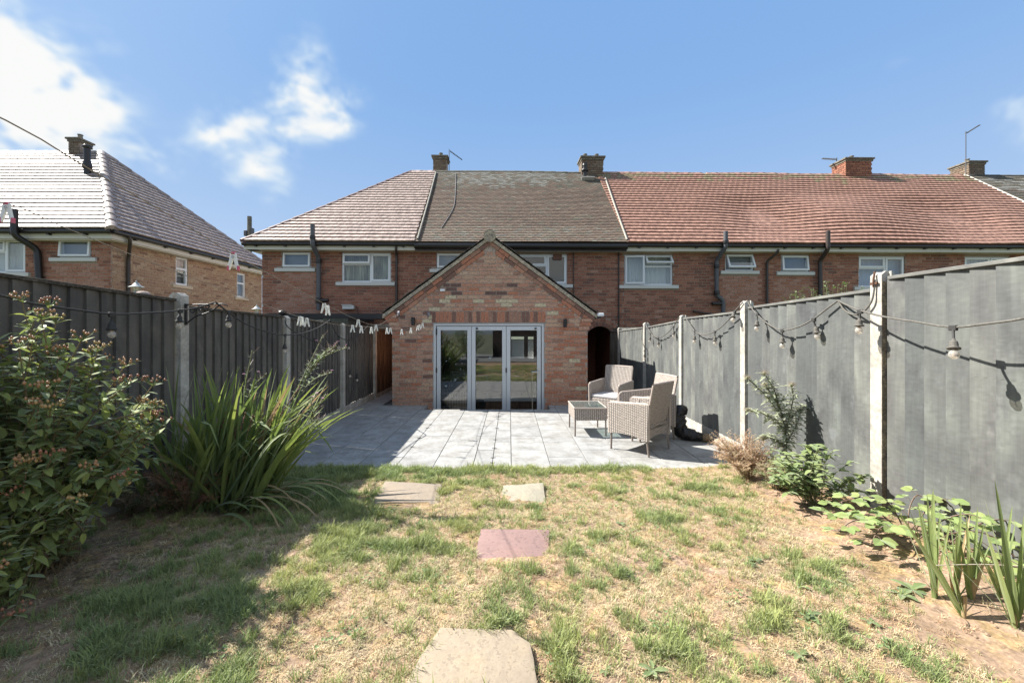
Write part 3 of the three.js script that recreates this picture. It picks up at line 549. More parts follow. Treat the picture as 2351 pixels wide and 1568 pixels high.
// ---- the red roofed houses to the right
const redWave = (a, s) => 0.08 * Math.sin((a - 9.3) * 0.95) * Math.sin(Math.min(1, s / 3.2) * Math.PI) * sstep(a, 5.5, 8) * (1 - sstep(a, 15, 17)) + 0.012 * Math.sin(a * 1.3 + s * 0.4) * sstep(a, 7, 9) + fbm(a * 0.5, s * 0.5, 4, 2) * 0.02;
const redTint = (a, s) => (s / SL > 0.86 - fbm(a * 2, s, 2, 2) * 0.2 && R() < 0.55 ? 4 : Math.floor(R() * 4));
{
  const [b0] = T(1660, 700), [b1] = T(1735, 700);
  terraceHouse('red_roof_house', 'brick terrace house with red tiled roof and two windows standing open', PBC, PCD, {
    set: RED, tile: CONC, wave: redWave, tint: redTint, bricks: paler(b0, b1, 1.9, 3.2), visible: [5.3, 2.9, (x, y) => y > 1.5, 5.4],
    extra: (H) => ({
      holes: [win(H, 1433, 1544, 585.6, 655, 'pairR', { open: [['top', 0.62], ['left', 0.22]], back: NET, sill: [0.16, 0.16] }), win(H, 1664, 1730, 584, 622, 'bath', { open: [['top', 0.40]], back: FROST, sill: [0.15, 0.14] })],
      after: (H) => {
        soil(H, 'soil_pipe', GREYP, [TP(1667, 531, 0.42), TP(1667, 567, 0.42), TP(1646, 598, 0.12), TP(1646, 678, 0.12), TP(1661, 690, 0.12), TP(1661, 720, 0.12)], 0.060, { bend: 0.07, seg: 48, sides: 12 });
        part('pipe_collar', merge([lathe([[0.06, -0.05], [0.078, -0.05], [0.078, 0.05], [0.06, 0.05]], 12).translate(...TP(1667, 556, 0.42).toArray()), lathe([[0.06, -0.05], [0.078, -0.05], [0.078, 0.05], [0.06, 0.05]], 12).translate(...TP(1646, 612, 0.12).toArray()), lathe([[0.06, -0.06], [0.08, -0.06], [0.08, 0.06], [0.06, 0.06]], 12).translate(...TP(1646, 672, 0.12).toArray()), puv(new THREE.CylinderGeometry(0.05, 0.05, 0.26, 10).rotateZ(Math.PI / 2).translate(...TP(1646, 697, 0.12).toArray()))]), BLACKP, H);
        soil(H, 'waste_pipe', BROWNP, [TP(1592, 714, 0.08), TP(1600, 716, 0.08), TP(1640, 722, 0.08)], 0.03, { sides: 8 });
        soil(H, 'downpipe', BROWNP, [TP(1788, 573, 0.30), TP(1788, 578, 0.30), TP(1762, 600, 0.07), TP(1762, 720, 0.07)], 0.036, { bend: 0.05 });
      },
    }),
  });
}
{
  const [b0] = T(1785, 700), [b1] = T(1860, 700);
  terraceHouse('red_roof_house', 'brick terrace house under the wavy red roof with blue grey blinds in its window', PCD, PDE, {
    set: RED, tile: CONC, wave: redWave, tint: redTint, bricks: paler(b0, b1, 1.9, 3.1), visible: [9.3, 3.1, (x, y) => y > 1.75, 9.5],
    extra: (H) => ({
      holes: [win(H, 1792, 1857, 586, 624.5, 'bath', { open: [['top', 0.10]], back: FROST, sill: [0.15, 0.14] }), win(H, 1970, 2077, 589, 659, 'pair', { back: BLIND, sill: [0.16, 0.14] })],
      after: (H, roof) => {
        soil(H, 'soil_pipe', BROWNP, [TP(1902, 530, 0.42), TP(1902, 572, 0.42), TP(1884, 598, 0.12), TP(1884, 720, 0.12)], 0.058, { bend: 0.07, seg: 40, sides: 12 });
        chimney(H, roof, T(1956, 385, RIDGE_Z - 0.1)[0], 1.0, 0.66, T(1956, 370, RIDGE_Z - 0.1)[1], { set: OLD });
        aerial(H, T(1922, 385, RIDGE_Z - 0.35)[0], RIDGE_Y + 0.1, RIDGE_Z - 0.35, 0.72, -1, 0.05);
      },
    }),
  });
  terraceHouse('red_roof_house', 'brick terrace house farther along under the red roof with aerial on its chimney', PDE, PEF, {
    set: RED, tile: CONC, wave: redWave, tint: redTint, bricks: oldTint, visible: [14, 3.4, (x, y) => y > 2.4, 14.5],
    extra: (H) => ({
      holes: [win(H, 2213, 2317, 590, 660, 'pair', { back: NET })],
      after: (H, roof) => {
        chimney(H, roof, T(2222, 390, RIDGE_Z - 0.3)[0], 0.62, 0.66, T(2222, 377, RIDGE_Z - 0.3)[1], { z: RIDGE_Z - 0.3 });
        aerial(H, T(2219, 380, RIDGE_Z + 0.15)[0], RIDGE_Y - 0.1, RIDGE_Z + 0.15, 1.75, 1, 0.55);
        part('mortar_verge', pipe([V(PEF - 0.02, EAVE_Y + 0.06, EAVE_Z), V(PEF - 0.02, RIDGE_Y + 0.06, RIDGE_Z)], 0.035, { seg: 4 }), std(lin(0.52, 0.48, 0.42), { roughness: 1 }), H);
      },
    }),
  });
  terraceHouse('far_terrace_house', 'brick terrace house at the far end with dark lichen covered roof', PEF, PF, {
    set: MOSSY, tile: { ...PLAIN, w: 0.33, gauge: 0.15, len: 0.2 }, tint: (a, s) => (s / SL > 0.7 + fbm(a, s, 2, 2) * 0.3 ? pick([4, 5, 3]) : pick([6, 6, 1, 3])), bricks: oldTint, visible: [18.5, 3.6, (x, y) => y > 3],
    extra: () => ({ holes: [] , ridgeMat: std(lin(0.12, 0.11, 0.09), { map: rep(TX.moss, 3), roughness: 1 }) }),
  });
}

// ================================================================ neighbouring house on the left
{
  const H = thing('detached_house', 'brick house with sun bleached hipped roof and black soil pipe', 'house', [-16, -0.5, -14.4]);
  const wz = -11, wx = -10.62, ez = -10.7, ex = -10.3, bz = -18, ey = 4.19, ry = 7.73, rz = -14.35, rx = -14.17, xl = -24, top = 4.02;
  const L = (px, py) => W(px, py, -wz), hole = (x0, x1, y0, y1) => { const a = L(x0, y1), b = L(x1, y0); return [a.x, b.x, a.y, b.y]; };
  const h1 = hole(-60, 57.5, 548, 626), h2 = hole(132.5, 209, 548, 592);
  const w1 = windowIn(H, ...h1, 'pair', { z: wz, back: NET, sill: [0.15, 0.13] }), w2 = windowIn(H, ...h2, 'bath', { z: wz, open: [['top', 0.07]], back: FROST, sill: [0.2, 0.15] });
  const wall = part('wall', wallWithHoles(xl, wx, -0.5, top, [h1, h2], 0.22).translate(0, 0, wz), MORTAR, H);
  const fr = courses(1.2, top, (yl, yh) => cut(-16, wx, [h1, h2].filter(([, , p, q]) => yh > p - 0.11 && yl < q).map(([p, q, r]) => (yl < r ? [p - 0.2, q + 0.15] : [p, q]))), paler(h2[0] - 0.2, h2[1] + 0.25, 1.5, 3.4), wz, (x, y) => Math.hypot(x + 12, (y - 2.8)));
  pieces('brick', fr.filter((b) => b.m.elements[13] > 1.55), OLD.pal, OLD.mats, OLD.loose, wall);
  // side wall, faces +x: build in a turned frame (local x = depth, towards the back)
  const side = grp('side_wall', H); side.position.set(wx, 0, 0); side.rotation.y = Math.PI / 2;      // local x -> -z
  const S = (px, py) => { const z = F * (-wx) / (CX - px); return [z, EYE + (CY - py) / F * z]; };
  const sh = (x0, x1, y0, y1) => { const [a] = S(x0, y1), [b] = S(x1, y0), m = S((x0 + x1) / 2, y0)[1], n = S((x0 + x1) / 2, y1)[1]; return [a, b, n, m]; };
  const s1 = sh(402, 430, 592, 655), s2 = sh(543, 562, 628, 683);
  part('side_wall_core', wallWithHoles(-wz + 0.22, -bz - 0.3, -0.5, top, [s1, s2], 0.22), MORTAR2, side);
  for (const s of [s1, s2]) {
    const w = grp('side_window', side), hw = (s[1] - s[0]) / 2, h = s[3] - s[2]; w.position.set((s[0] + s[1]) / 2, s[2], -0.05);
    part('frame', merge([rbx(-hw, -hw + 0.06, 0, h, -0.04, 0.03, 0.005), rbx(hw - 0.06, hw, 0, h, -0.04, 0.03, 0.005), rbx(-hw + 0.058, hw - 0.058, 0, 0.06, -0.039, 0.029, 0.005), rbx(-hw + 0.058, hw - 0.058, h - 0.06, h, -0.039, 0.029, 0.005), rbx(-hw + 0.058, hw - 0.058, h * 0.55, h * 0.55 + 0.07, -0.038, 0.028, 0.005)]), WHITE, w);
    part('pane', bx(-hw + 0.05, hw - 0.05, 0.05, h - 0.05, -0.015, -0.008), PANE, w);
    part('curtain', bx(-hw - 0.05, hw + 0.05, 0, h, -0.13, -0.12), FROST, w);
    part('sill', rbx(-hw - 0.16, hw + 0.16, -0.1, -0.004, -0.04, 0.11, 0.008), std(lin(0.55, 0.45, 0.33), { roughness: 0.8 }), w);
  }
  const sb = courses(1.2, top, (yl, yh) => cut(-wz + 0.02, -bz - 0.3, [s1, s2].filter(([, , p, q]) => yh > p - 0.11 && yl < q).map(([p, q, r]) => (yl < r ? [p - 0.17, q + 0.17] : [p, q]))), () => { const r = R(); return r < 0.34 ? 0 : r < 0.62 ? 1 : r < 0.8 ? 3 : r < 0.94 ? 2 : 4; }, 0, (x, y) => Math.abs(x - 12.5)).filter((b) => b.m.elements[13] > 1.6);
  pieces('brick', sb, SIDE.pal, SIDE.mats, SIDE.loose, side);
  part('outer_shell', merge([bx(xl, xl + 0.2, -0.5, top, bz + 0.3, wz - 0.225), bx(xl, wx - 0.23, -0.5, top, bz + 0.3, bz + 0.5), bx(xl, wx, top + 0.002, top + 0.05, bz + 0.3, wz)]), ROOM, H);
  const P = (x, y, z) => [x, y - 0.03, z];
  const roof = part('roof', tri3([
    quad(P(xl, ey, ez), P(ex, ey, ez), P(rx, ry, rz), P(xl, ry, rz)), quad(P(ex, ey, bz), P(xl, ey, bz), P(xl, ry, rz), P(rx, ry, rz)), [P(ex, ey, ez), P(ex, ey, bz), P(rx, ry, rz)]].flat()), PLUM.mats[0], H);
  const run = ez - rz, sl = Math.hypot(run, ry - ey), es = V(0, (ry - ey) / sl, -run / sl), en = V(1, 0, 0).cross(es), til = { w: 0.24, gauge: 0.222, len: 0.28, thick: 0.042, curve: 0.002 };
  tileSlope(roof, { O: V(0, ey, ez + 0.03), ex: V(1, 0, 0), es, en }, { ...til, rows: Math.floor(sl / til.gauge) + 1, spans: (s) => [-21, ex - s / sl * (ex - rx) - 0.10], tint: () => Math.floor(R() * 3), set: PLUM, prio: (c, s) => Math.hypot(c + 14, s - 2) });
  const run2 = ex - rx, sl2 = Math.hypot(run2, ry - ey), es2 = V(-run2 / sl2, (ry - ey) / sl2, 0), ex2 = V(0, 0, -1), en2 = ex2.clone().cross(es2), dz = -(bz) + ez;   // along = depth from the front eave
  tileSlope(roof, { O: V(ex + 0.03, ey, ez), ex: ex2, es: es2, en: en2 }, { ...til, rows: Math.floor(sl2 / til.gauge), spans: (s) => { const k = s / sl2; return [k * run + 0.10, dz - k * (rz - bz) - 0.04]; }, tint: () => Math.floor(R() * 3), set: PLUM, prio: (c, s) => Math.hypot(c - 2, s - 2) });
  const rg = puv(new THREE.CylinderGeometry(0.11, 0.115, 0.44, 10).rotateZ(Math.PI / 2));
  for (let x = rx - 0.2; x > -21; x -= 0.45) part('ridge_tile', rg, PLUM.mats[1], roof, x, ry - 0.05, rz);
  for (const to of [V(ex, ey, ez), V(ex, ey, bz)]) { const from = V(rx, ry, rz), n = 15, Ln = from.distanceTo(to) / n, d = from.clone().sub(to).normalize(), hg = puv(new THREE.CylinderGeometry(0.115, 0.135, Ln * 1.02, 10)); for (let i = 0; i < n; i++) { const o = part('hip_tile', hg, PLUM.mats[i % 3], roof); o.position.copy(to).addScaledVector(d, (i + 0.5) * Ln).add(V(0, -0.03, 0)); o.quaternion.setFromUnitVectors(V(0, 1, 0), d); } }
  const gcyl = (len) => new THREE.CylinderGeometry(0.06, 0.06, len, 10);
  part('gutter', merge([puv(gcyl(ex - xl).rotateZ(Math.PI / 2).translate((ex + xl) / 2, ey - 0.07, ez + 0.02)), puv(gcyl(ez - bz).rotateX(Math.PI / 2).translate(ex + 0.02, ey - 0.07, (ez + bz) / 2))]), BLACKP, H);
  part('fascia', merge([bx(xl, ex - 0.06, ey - 0.24, ey - 0.06, ez - 0.085, ez - 0.06), bx(ex - 0.085, ex - 0.06, ey - 0.24, ey - 0.06, bz, ez - 0.09)]), FASCIA, H);
  part('soffit', merge([bx(xl, wx, top - 0.10, top - 0.075, wz + 0.012, ez - 0.09), bx(wx + 0.012, ex - 0.09, top - 0.10, top - 0.075, bz + 0.3, ez - 0.09)]), CREAM, H);
  for (let x = -11; x > -18; x -= 0.95) part('gutter_bracket', bx(-0.03, 0.03, -0.06, 0, -0.08, 0.03), BLACKP, H, x, ey - 0.10, ez);
  for (let z = 11.4; z < 17.5; z += 1.0) part('gutter_bracket', bx(-0.08, 0.03, -0.06, 0, -0.03, 0.03), BLACKP, H, ex, ey - 0.10, -z);
  const Lz = (px, py, z) => W(px, py, z);
  part('soil_pipe', pipe([Lz(31, 480, 10.55), Lz(31, 540, 10.55), Lz(84, 572, 10.9), Lz(90, 660, 10.9)], 0.075, { bend: 0.12, seg: 40, sides: 12 }), BLACKP, H);
  part('downpipe', pipe([V(ex + 0.02, ey - 0.1, -11.15), V(ex + 0.02, ey - 0.22, -11.2), V(wx + 0.06, ey - 0.62, -11.45), V(wx + 0.06, 1.2, -11.45)], 0.045, { bend: 0.08, seg: 30, sides: 10 }), BROWNP, H);
  const vp = [Lz(199, 380, 13.0), Lz(197, 335, 13.0)];
  part('roof_vent', merge([puv(new THREE.CylinderGeometry(0.085, 0.085, vp[1].y - vp[0].y + 0.3, 12).translate(vp[0].x, (vp[1].y + vp[0].y) / 2 - 0.15, vp[0].z)), lathe([[0.085, -0.08], [0.13, -0.07], [0.12, 0.0], [0.085, 0.02]], 12).translate(vp[0].x, vp[1].y, vp[0].z), lathe([[0.085, 0.16], [0.13, 0], [0.12, -0.1], [0.085, -0.1]], 12).translate(vp[0].x, vp[0].y, vp[0].z)]), BLACKP, H);
  part('roof_cable', wire([Lz(312, 483, 12.6), Lz(326, 512, 12.2), Lz(333, 545, 11.85)], 0.016), SILL, H);
  part('air_brick', bx(-0.11, 0.11, -0.09, 0.09, 0, 0.025), OLD.mats[5], H, ...Lz(104, 553, 11).toArray());
  chimney(H, roof, L(183, 330).x * 14.3 / 11, 0.36, 0.42, EYE + (CY - 322) / F * 14.3, { z: rz + 0.05, y0: ry - 0.6 });
  for (const c of H.children) { c.position.x += 16; c.position.y += 0.5; c.position.z += 14.4; }
}

// ================================================================ the brick extension with its folding doors
{
  const XC = -0.41, HW = 2.03, PITCH = 0.734, APEX = 3.55, EY0 = -0.45, Z0 = -EXT_Z, c = Math.cos(Math.atan(PITCH)), s = Math.sin(Math.atan(PITCH));
  const E = thing('brick_extension', 'gabled reclaimed brick extension with pale grey folding glass doors', 'extension', [XC, EY0, Z0]);
  // everything below is laid out with x from the gable's centre, y above the base, z out from the wall face
  const Y = (y) => y - EY0, dl = -1.593 - XC, dr = 0.724 - XC, dt = Y(1.703), db = Y(-0.42), eave = APEX - PITCH * 2.2;
  const gable = (d) => Y(APEX - 0.085) - PITCH * d;
  const sh = new THREE.Shape([[-HW, 0], [dl, 0], [dl, dt], [dr, dt], [dr, 0], [HW, 0], [HW, gable(HW)], [0, gable(0)], [-HW, gable(HW)]].map(([x, y]) => new THREE.Vector2(x, y)));
  const wall = part('wall', puv(new THREE.ExtrudeGeometry(sh, { depth: 0.26, bevelEnabled: false }).translate(0, 0, -0.26)), MORTAR2, E);
  part('side_walls', merge([bx(-HW, -HW + 0.26, 0, gable(HW) - 0.02, -3.36, -0.262), bx(HW - 0.26, HW, 0, gable(HW) - 0.02, -3.36, -0.262)]), SIDE.mats[2], E);
  const soldier = [dt + 0.012, dt + 0.245], list = [];
  const span = (yl, yh) => {
    const half = Math.min(HW + 0.002, (gable(0) - 0.245 - yh) / PITCH + 0.02);
    if (half < 0.05) return [];
    const holes = []; if (yl < dt) holes.push([dl, dr]); else if (yl < soldier[1] - 0.02) holes.push([dl - 0.02, dr + 0.02]);
    return cut(-half, half, holes);
  };
  const creams = [[-0.93, 2.27], [-0.86, 2.20], [-0.30, 2.20], [0.35, 2.20], [0.35, 2.04], [0.95, 2.04], [-1.10, 1.96], [-1.28, 1.79], [1.25, 1.93], [-1.02, 1.94]];
  const tint = (x, y) => {
    const wy = y + EY0;
    for (const [cx, cy] of creams) if (Math.abs(x - cx) < 0.12 && Math.abs(wy - cy) < 0.042) return 5;
    const r = R();
    if (wy > 2.55) return r < 0.55 ? 0 : r < 0.82 ? 2 : r < 0.94 ? 8 : 3;
    if (wy > 2.32 && wy < 2.55) return r < 0.22 ? 7 : r < 0.42 ? 1 : r < 0.62 ? 3 : r < 0.8 ? 0 : 6;
    if (x > 0.9) return r < 0.30 ? 1 : r < 0.58 ? 6 : r < 0.80 ? 0 : r < 0.9 ? 2 : r < 0.97 ? 3 : 5;
    return r < 0.38 ? 0 : r < 0.58 ? 2 : r < 0.74 ? 6 : r < 0.86 ? 1 : r < 0.95 ? 3 : 4;
  };
  courses(0.02, gable(0), span, tint, 0, (x, y) => (y < 0.38 ? 9 : 0) + Math.hypot(x, y - 2) * 0.1, list, 0.03, 0.015);
  pieces('brick', list, RECL.pal, RECL.mats, RECL.loose, wall);
  const sn = 28, sw = (dr - dl + 0.06) / sn;
  for (let i = 0; i < sn; i++) { const o = part('soldier_brick', BR[i % 6], RECL.mats[pick([1, 1, 6, 1, 3, 4, 3])], wall); o.applyMatrix4(M4(dl - 0.03 + (i + 0.5) * sw, (soldier[0] + soldier[1]) / 2, -0.006, 0.222, sw - 0.011, 0.03, 0, 0, Math.PI / 2)); }
  // raked verge bricks, two courses each side, and the corbelled corners
  for (const sd of [-1, 1]) for (let row = 0; row < 2; row++) {
    const n = 11, len = (2.17 / c) / n;
    for (let i = 0; i < n; i++) {
      const t = (i + 0.5 + row * 0.42) * len; if (t + len / 2 > 2.17 / c + 0.05) continue;
      const d = 2.17 - t * c, perp = 0.075 + row * 0.084, x = sd * (d - perp * s * 0), y = gable(d) - perp / c;
      const o = part('verge_brick', BR[(i + row) % 6], RECL.mats[pick(row ? [1, 6, 4, 1, 3] : [4, 3, 1, 3, 4])], wall); o.applyMatrix4(M4(x, y, 0.004 + (row ? 0 : 0.012), len - 0.011, 0.073, 0.04, 0, 0, -sd * Math.atan(PITCH)));
    }
  }
  for (const sd of [-1, 1]) for (let k = 0; k < 4; k++) part('corbel_brick', BR[k], RECL.mats[pick([0, 1, 2])], wall).applyMatrix4(M4(sd * (HW + 0.005 + k * 0.032 - 0.08), Y(1.60) + k * BH, -0.07, 0.22, 0.072, 0.2));
  // roof
  const roofT = std(lin(0.11, 0.095, 0.08), { map: rep(TX.moss, 2), roughness: 0.95 });
  const ry = Y(APEX) - 0.035, ey = Y(eave) - 0.035, zf = 0.05, zb = -3.38;
  const roof = part('roof', merge([tri3([quad([-2.2, ey, zf], [0, ry, zf], [0, ry, zb], [-2.2, ey, zb]), quad([0, ry, zf], [2.2, ey, zf], [2.2, ey, zb], [0, ry, zb])].flat())]), roofT, E);
  const und = new THREE.Shape([[-2.22, ey - 0.02], [0, ry - 0.005], [2.22, ey - 0.02], [2.22, ey - 0.10], [0, ry - 0.085], [-2.22, ey - 0.10]].map(([x, y]) => new THREE.Vector2(x, y)));
  part('verge_mortar', puv(new THREE.ExtrudeGeometry(und, { depth: 0.06, bevelEnabled: false }).translate(0, 0, 0.0)), std(lin(0.66, 0.57, 0.43), { map: rep(TX.moss, 3), bumpMap: rep(TX.grainB, 4), bumpScale: 0.006, roughness: 1 }), roof);
  for (const sd of [-1, 1]) {
    const es = V(-sd * c, s, 0), ex = V(0, 0, -sd).multiplyScalar(1), fr = { O: V(sd * 2.22, ey, sd > 0 ? zf + 0.03 : zf + 0.03), ex: V(0, 0, sd > 0 ? -1 : 1), es, en: V(sd * s, c, 0) };
    if (sd < 0) fr.O.z = zb;
    tileSlope(roof, fr, { w: 0.165, gauge: 0.105, len: 0.16, thick: 0.018, curve: 0, rows: 25, spans: () => [0, zf + 0.03 - zb], tint: () => Math.floor(R() * 3), set: DARKT, prio: (q) => (sd > 0 ? q : -q), ragged: 0.008, limit: 150 });
  }
  const rt = puv(new THREE.CylinderGeometry(0.128, 0.128, 0.42, 16).rotateX(Math.PI / 2));
  const rtm = std(lin(0.60, 0.51, 0.38), { map: rep(TX.moss, 3), roughness: 1 });
  for (let i = 0; i < 8; i++) part('ridge_tile', rt, rtm, roof, 0, ry - 0.015, zf + 0.045 - 0.21 - i * 0.43);
  part('gutter', merge([puv(new THREE.CylinderGeometry(0.05, 0.05, 3.4, 10).rotateX(Math.PI / 2).translate(2.27, ey - 0.05, -1.66)), puv(new THREE.CylinderGeometry(0.05, 0.05, 3.4, 10).rotateX(Math.PI / 2).translate(-2.27, ey - 0.05, -1.66))]), BLACKP, E);
  part('gutter_end', rbx(2.22, 2.36, ey - 0.06, ey + 0.01, 0.02, 0.10, 0.02), WHITE, E);
  part('sensor_box', rbx(-0.05, 0.05, 0, 0.05, 0, 0.06, 0.01), WHITE, E, -0.98, Y(2.36), 0.01);

  // folding doors
  const DOORGLASS = glassPane(2.0), ALU = std(lin(0.58, 0.605, 0.62), { roughness: 0.42, metalness: 0.1 }), SEAL = std(lin(0.01, 0.012, 0.014), { roughness: 0.6 }), dz = -0.055;
  part('door_frame', merge([rbx(dl, dl + 0.055, db, dt, dz - 0.07, dz + 0.03, 0.004), rbx(dr - 0.055, dr, db, dt, dz - 0.07, dz + 0.03, 0.004), rbx(dl + 0.056, dr - 0.056, dt - 0.055, dt, dz - 0.069, dz + 0.029, 0.004), rbx(dl + 0.056, dr - 0.056, db, db + 0.04, dz - 0.069, dz + 0.029, 0.004)]), ALU, E);
  part('door_seal', merge([bx(dl + 0.056, dr - 0.056, dt - 0.066, dt - 0.056, dz - 0.05, dz + 0.012), bx(dl + 0.056, dl + 0.066, db + 0.04, dt - 0.066, dz - 0.05, dz + 0.012), bx(dr - 0.066, dr - 0.056, db + 0.04, dt - 0.066, dz - 0.05, dz + 0.012)]), SEAL, E);
  const inner0 = dl + 0.066, lw = (dr - dl - 0.132) / 3, by = db + 0.045, ty = dt - 0.066, bf = std(lin(0.26, 0.32, 0.34), { roughness: 0.7 });
  const bfly = (() => { const q = new THREE.Shape(); q.moveTo(0, -0.25); q.bezierCurveTo(0.2, -0.55, 0.5, -0.45, 0.36, -0.08); q.bezierCurveTo(0.75, 0.05, 0.75, 0.6, 0.5, 0.62); q.bezierCurveTo(0.25, 0.6, 0.05, 0.25, 0, 0.1); q.bezierCurveTo(-0.05, 0.25, -0.25, 0.6, -0.5, 0.62); q.bezierCurveTo(-0.75, 0.6, -0.75, 0.05, -0.36, -0.08); q.bezierCurveTo(-0.5, -0.45, -0.2, -0.55, 0, -0.25); return puv(new THREE.ExtrudeGeometry(q, { depth: 0.02, bevelEnabled: false, curveSegments: 4 })); })();
  for (let i = 0; i < 3; i++) {
    const x0 = inner0 + i * lw + 0.004, x1 = inner0 + (i + 1) * lw - 0.004, D = grp('door_leaf', E), st = 0.082; D.position.set((x0 + x1) / 2, by, dz);
    const hw = (x1 - x0) / 2, h = ty - by;
    part('leaf_frame', merge([rbx(-hw, -hw + st, 0, h, -0.045, 0.024, 0.004), rbx(hw - st, hw, 0, h, -0.045, 0.024, 0.004), rbx(-hw + st - 0.001, hw - st + 0.001, h - st, h, -0.044, 0.023, 0.004), rbx(-hw + st - 0.001, hw - st + 0.001, 0, st, -0.044, 0.023, 0.004)]), ALU, D);
    part('pane', bx(-hw + st - 0.01, hw - st + 0.01, st - 0.01, h - st + 0.01, -0.016, -0.008), DOORGLASS, D);
    part('gasket', merge([bx(-hw - 0.008, -hw - 0.0005, 0, h, -0.04, 0.0), ...[-1, 1].map((q) => bx(q * (hw - st) - 0.004, q * (hw - st) + 0.004, st, h - st, -0.007, 0.018)), bx(-hw + st, hw - st, h - st - 0.004, h - st + 0.003, -0.007, 0.0182)]), SEAL, D);
    if (i) part('vent_knob', puv(new THREE.CylinderGeometry(0.018, 0.018, 0.02, 12).rotateX(Math.PI / 2)).scale(1.5, 1, 1).translate(i === 1 ? -hw + st + 0.03 : hw - st - 0.03, h - st * 0.55, 0.03), BLACKP, D);
    if (i < 2) {
      const n = i ? 18 : 26;
      for (let k = 0; k < n; k++) { const sc = k < 2 ? 0.034 : rnd(0.010, 0.020), o = part('butterfly_sticker', bfly, bf, D); o.position.set(rnd(-hw + st + 0.06, hw - st - 0.06), rnd(0.72, 1.36) - (k > n * 0.5 ? rnd(0.0, 0.35) : 0), -0.0075); o.scale.set(sc, sc, 0.04); o.rotation.z = rnd(-0.7, 0.7); }
    }
    if (i !== 1) part('hinge', merge([bx(-hw - 0.018, -hw + 0.01, h * 0.52, h * 0.52 + 0.10, 0.024, 0.034), ...(i ? [] : [bx(-hw - 0.018, -hw + 0.01, h - 0.18, h - 0.05, 0.024, 0.034)])]), BLACKP, D);
    if (i === 2) {
      part('door_handle', merge([rbx(hw - st * 0.75, hw - st * 0.35, 0.92, 1.14, 0.024, 0.034, 0.004), rbx(hw - 0.20, hw - st * 0.45, 1.055, 1.08, 0.06, 0.08, 0.006), rbx(hw - st * 0.65, hw - st * 0.45, 1.05, 1.085, 0.034, 0.075, 0.004)]), std(lin(0.55, 0.57, 0.58), { roughness: 0.3, metalness: 0.7 }), D);
      part('hanging_cord', wire([V(hw - 0.19, 1.06, 0.085), V(hw - 0.185, 0.8, 0.06), V(hw - 0.18, 0.4, 0.045), V(hw - 0.185, 0.1, 0.04)], 0.007), std(lin(0.62, 0.55, 0.40), { roughness: 1 }), D);
    }
  }
  part('flag_trim', merge([bx(dl - 0.02, dl - 0.002, db, dt + 0.008, -0.05, 0.006), bx(dr + 0.002, dr + 0.02, db, dt + 0.008, -0.05, 0.006), bx(dl - 0.02, dr + 0.02, dt + 0.001, dt + 0.011, -0.05, 0.0055)]), std(lin(0.30, 0.30, 0.29), { roughness: 0.7 }), E);

  // the room behind the doors, open through to the front of the middle house
  const wallM = std(lin(0.36, 0.35, 0.33), { roughness: 0.95 }), floorM = std(lin(0.17, 0.115, 0.075), { map: rep(TX.timber, 2), roughness: 0.5 });
  part('room_floor', bx(-HW + 0.27, HW - 0.27, db - 0.03, db - 0.001, -10.5, -0.01), floorM, E);
  part('room_ceiling', bx(-HW + 0.27, HW - 0.27, Y(1.82), Y(1.86), -10.5, -0.265), wallM, E);
  part('room_walls', merge([bx(-HW + 0.262, -HW + 0.30, db, Y(1.82), -10.5, -0.262), bx(HW - 0.30, HW - 0.262, db, Y(1.82), -10.5, -0.262)]), wallM, E);
  const fw = [0.02 - XC, 1.15 - XC, Y(0.25), Y(1.28)];
  part('front_room_wall', wallWithHoles(-HW - 0.4, HW + 1.9, db, Y(1.86), [fw], 0.2).translate(0, 0, -10.5), wallM, E);
  const shut = grp('window_shutters', E); shut.position.set((fw[0] + fw[1]) / 2, fw[2], -10.49);
  const sm = phys(lin(0.85, 0.85, 0.83), { roughness: 0.95, transmission: 0.5, thickness: 0 }), sW = (fw[1] - fw[0]) / 2, sH = fw[3] - fw[2];
  part('shutter_frame', merge([bx(-sW - 0.06, -sW + 0.05, -0.05, sH + 0.05, 0, 0.04), bx(sW - 0.05, sW + 0.06, -0.05, sH + 0.05, 0, 0.04), bx(0.08, 0.26, -0.05, sH + 0.05, 0.001, 0.041), bx(-sW, sW, -0.06, 0.03, 0.002, 0.042)]), WHITE, shut);
  for (const [a, b] of [[-sW + 0.05, 0.08], [0.26, sW - 0.05]]) for (let k = 0; k < 9; k++) part('slat', bx(a, b, -0.05, 0.05, -0.004, 0.004).rotateX(-0.35), sm, shut, 0, 0.08 + k * 0.098, 0.0);

}
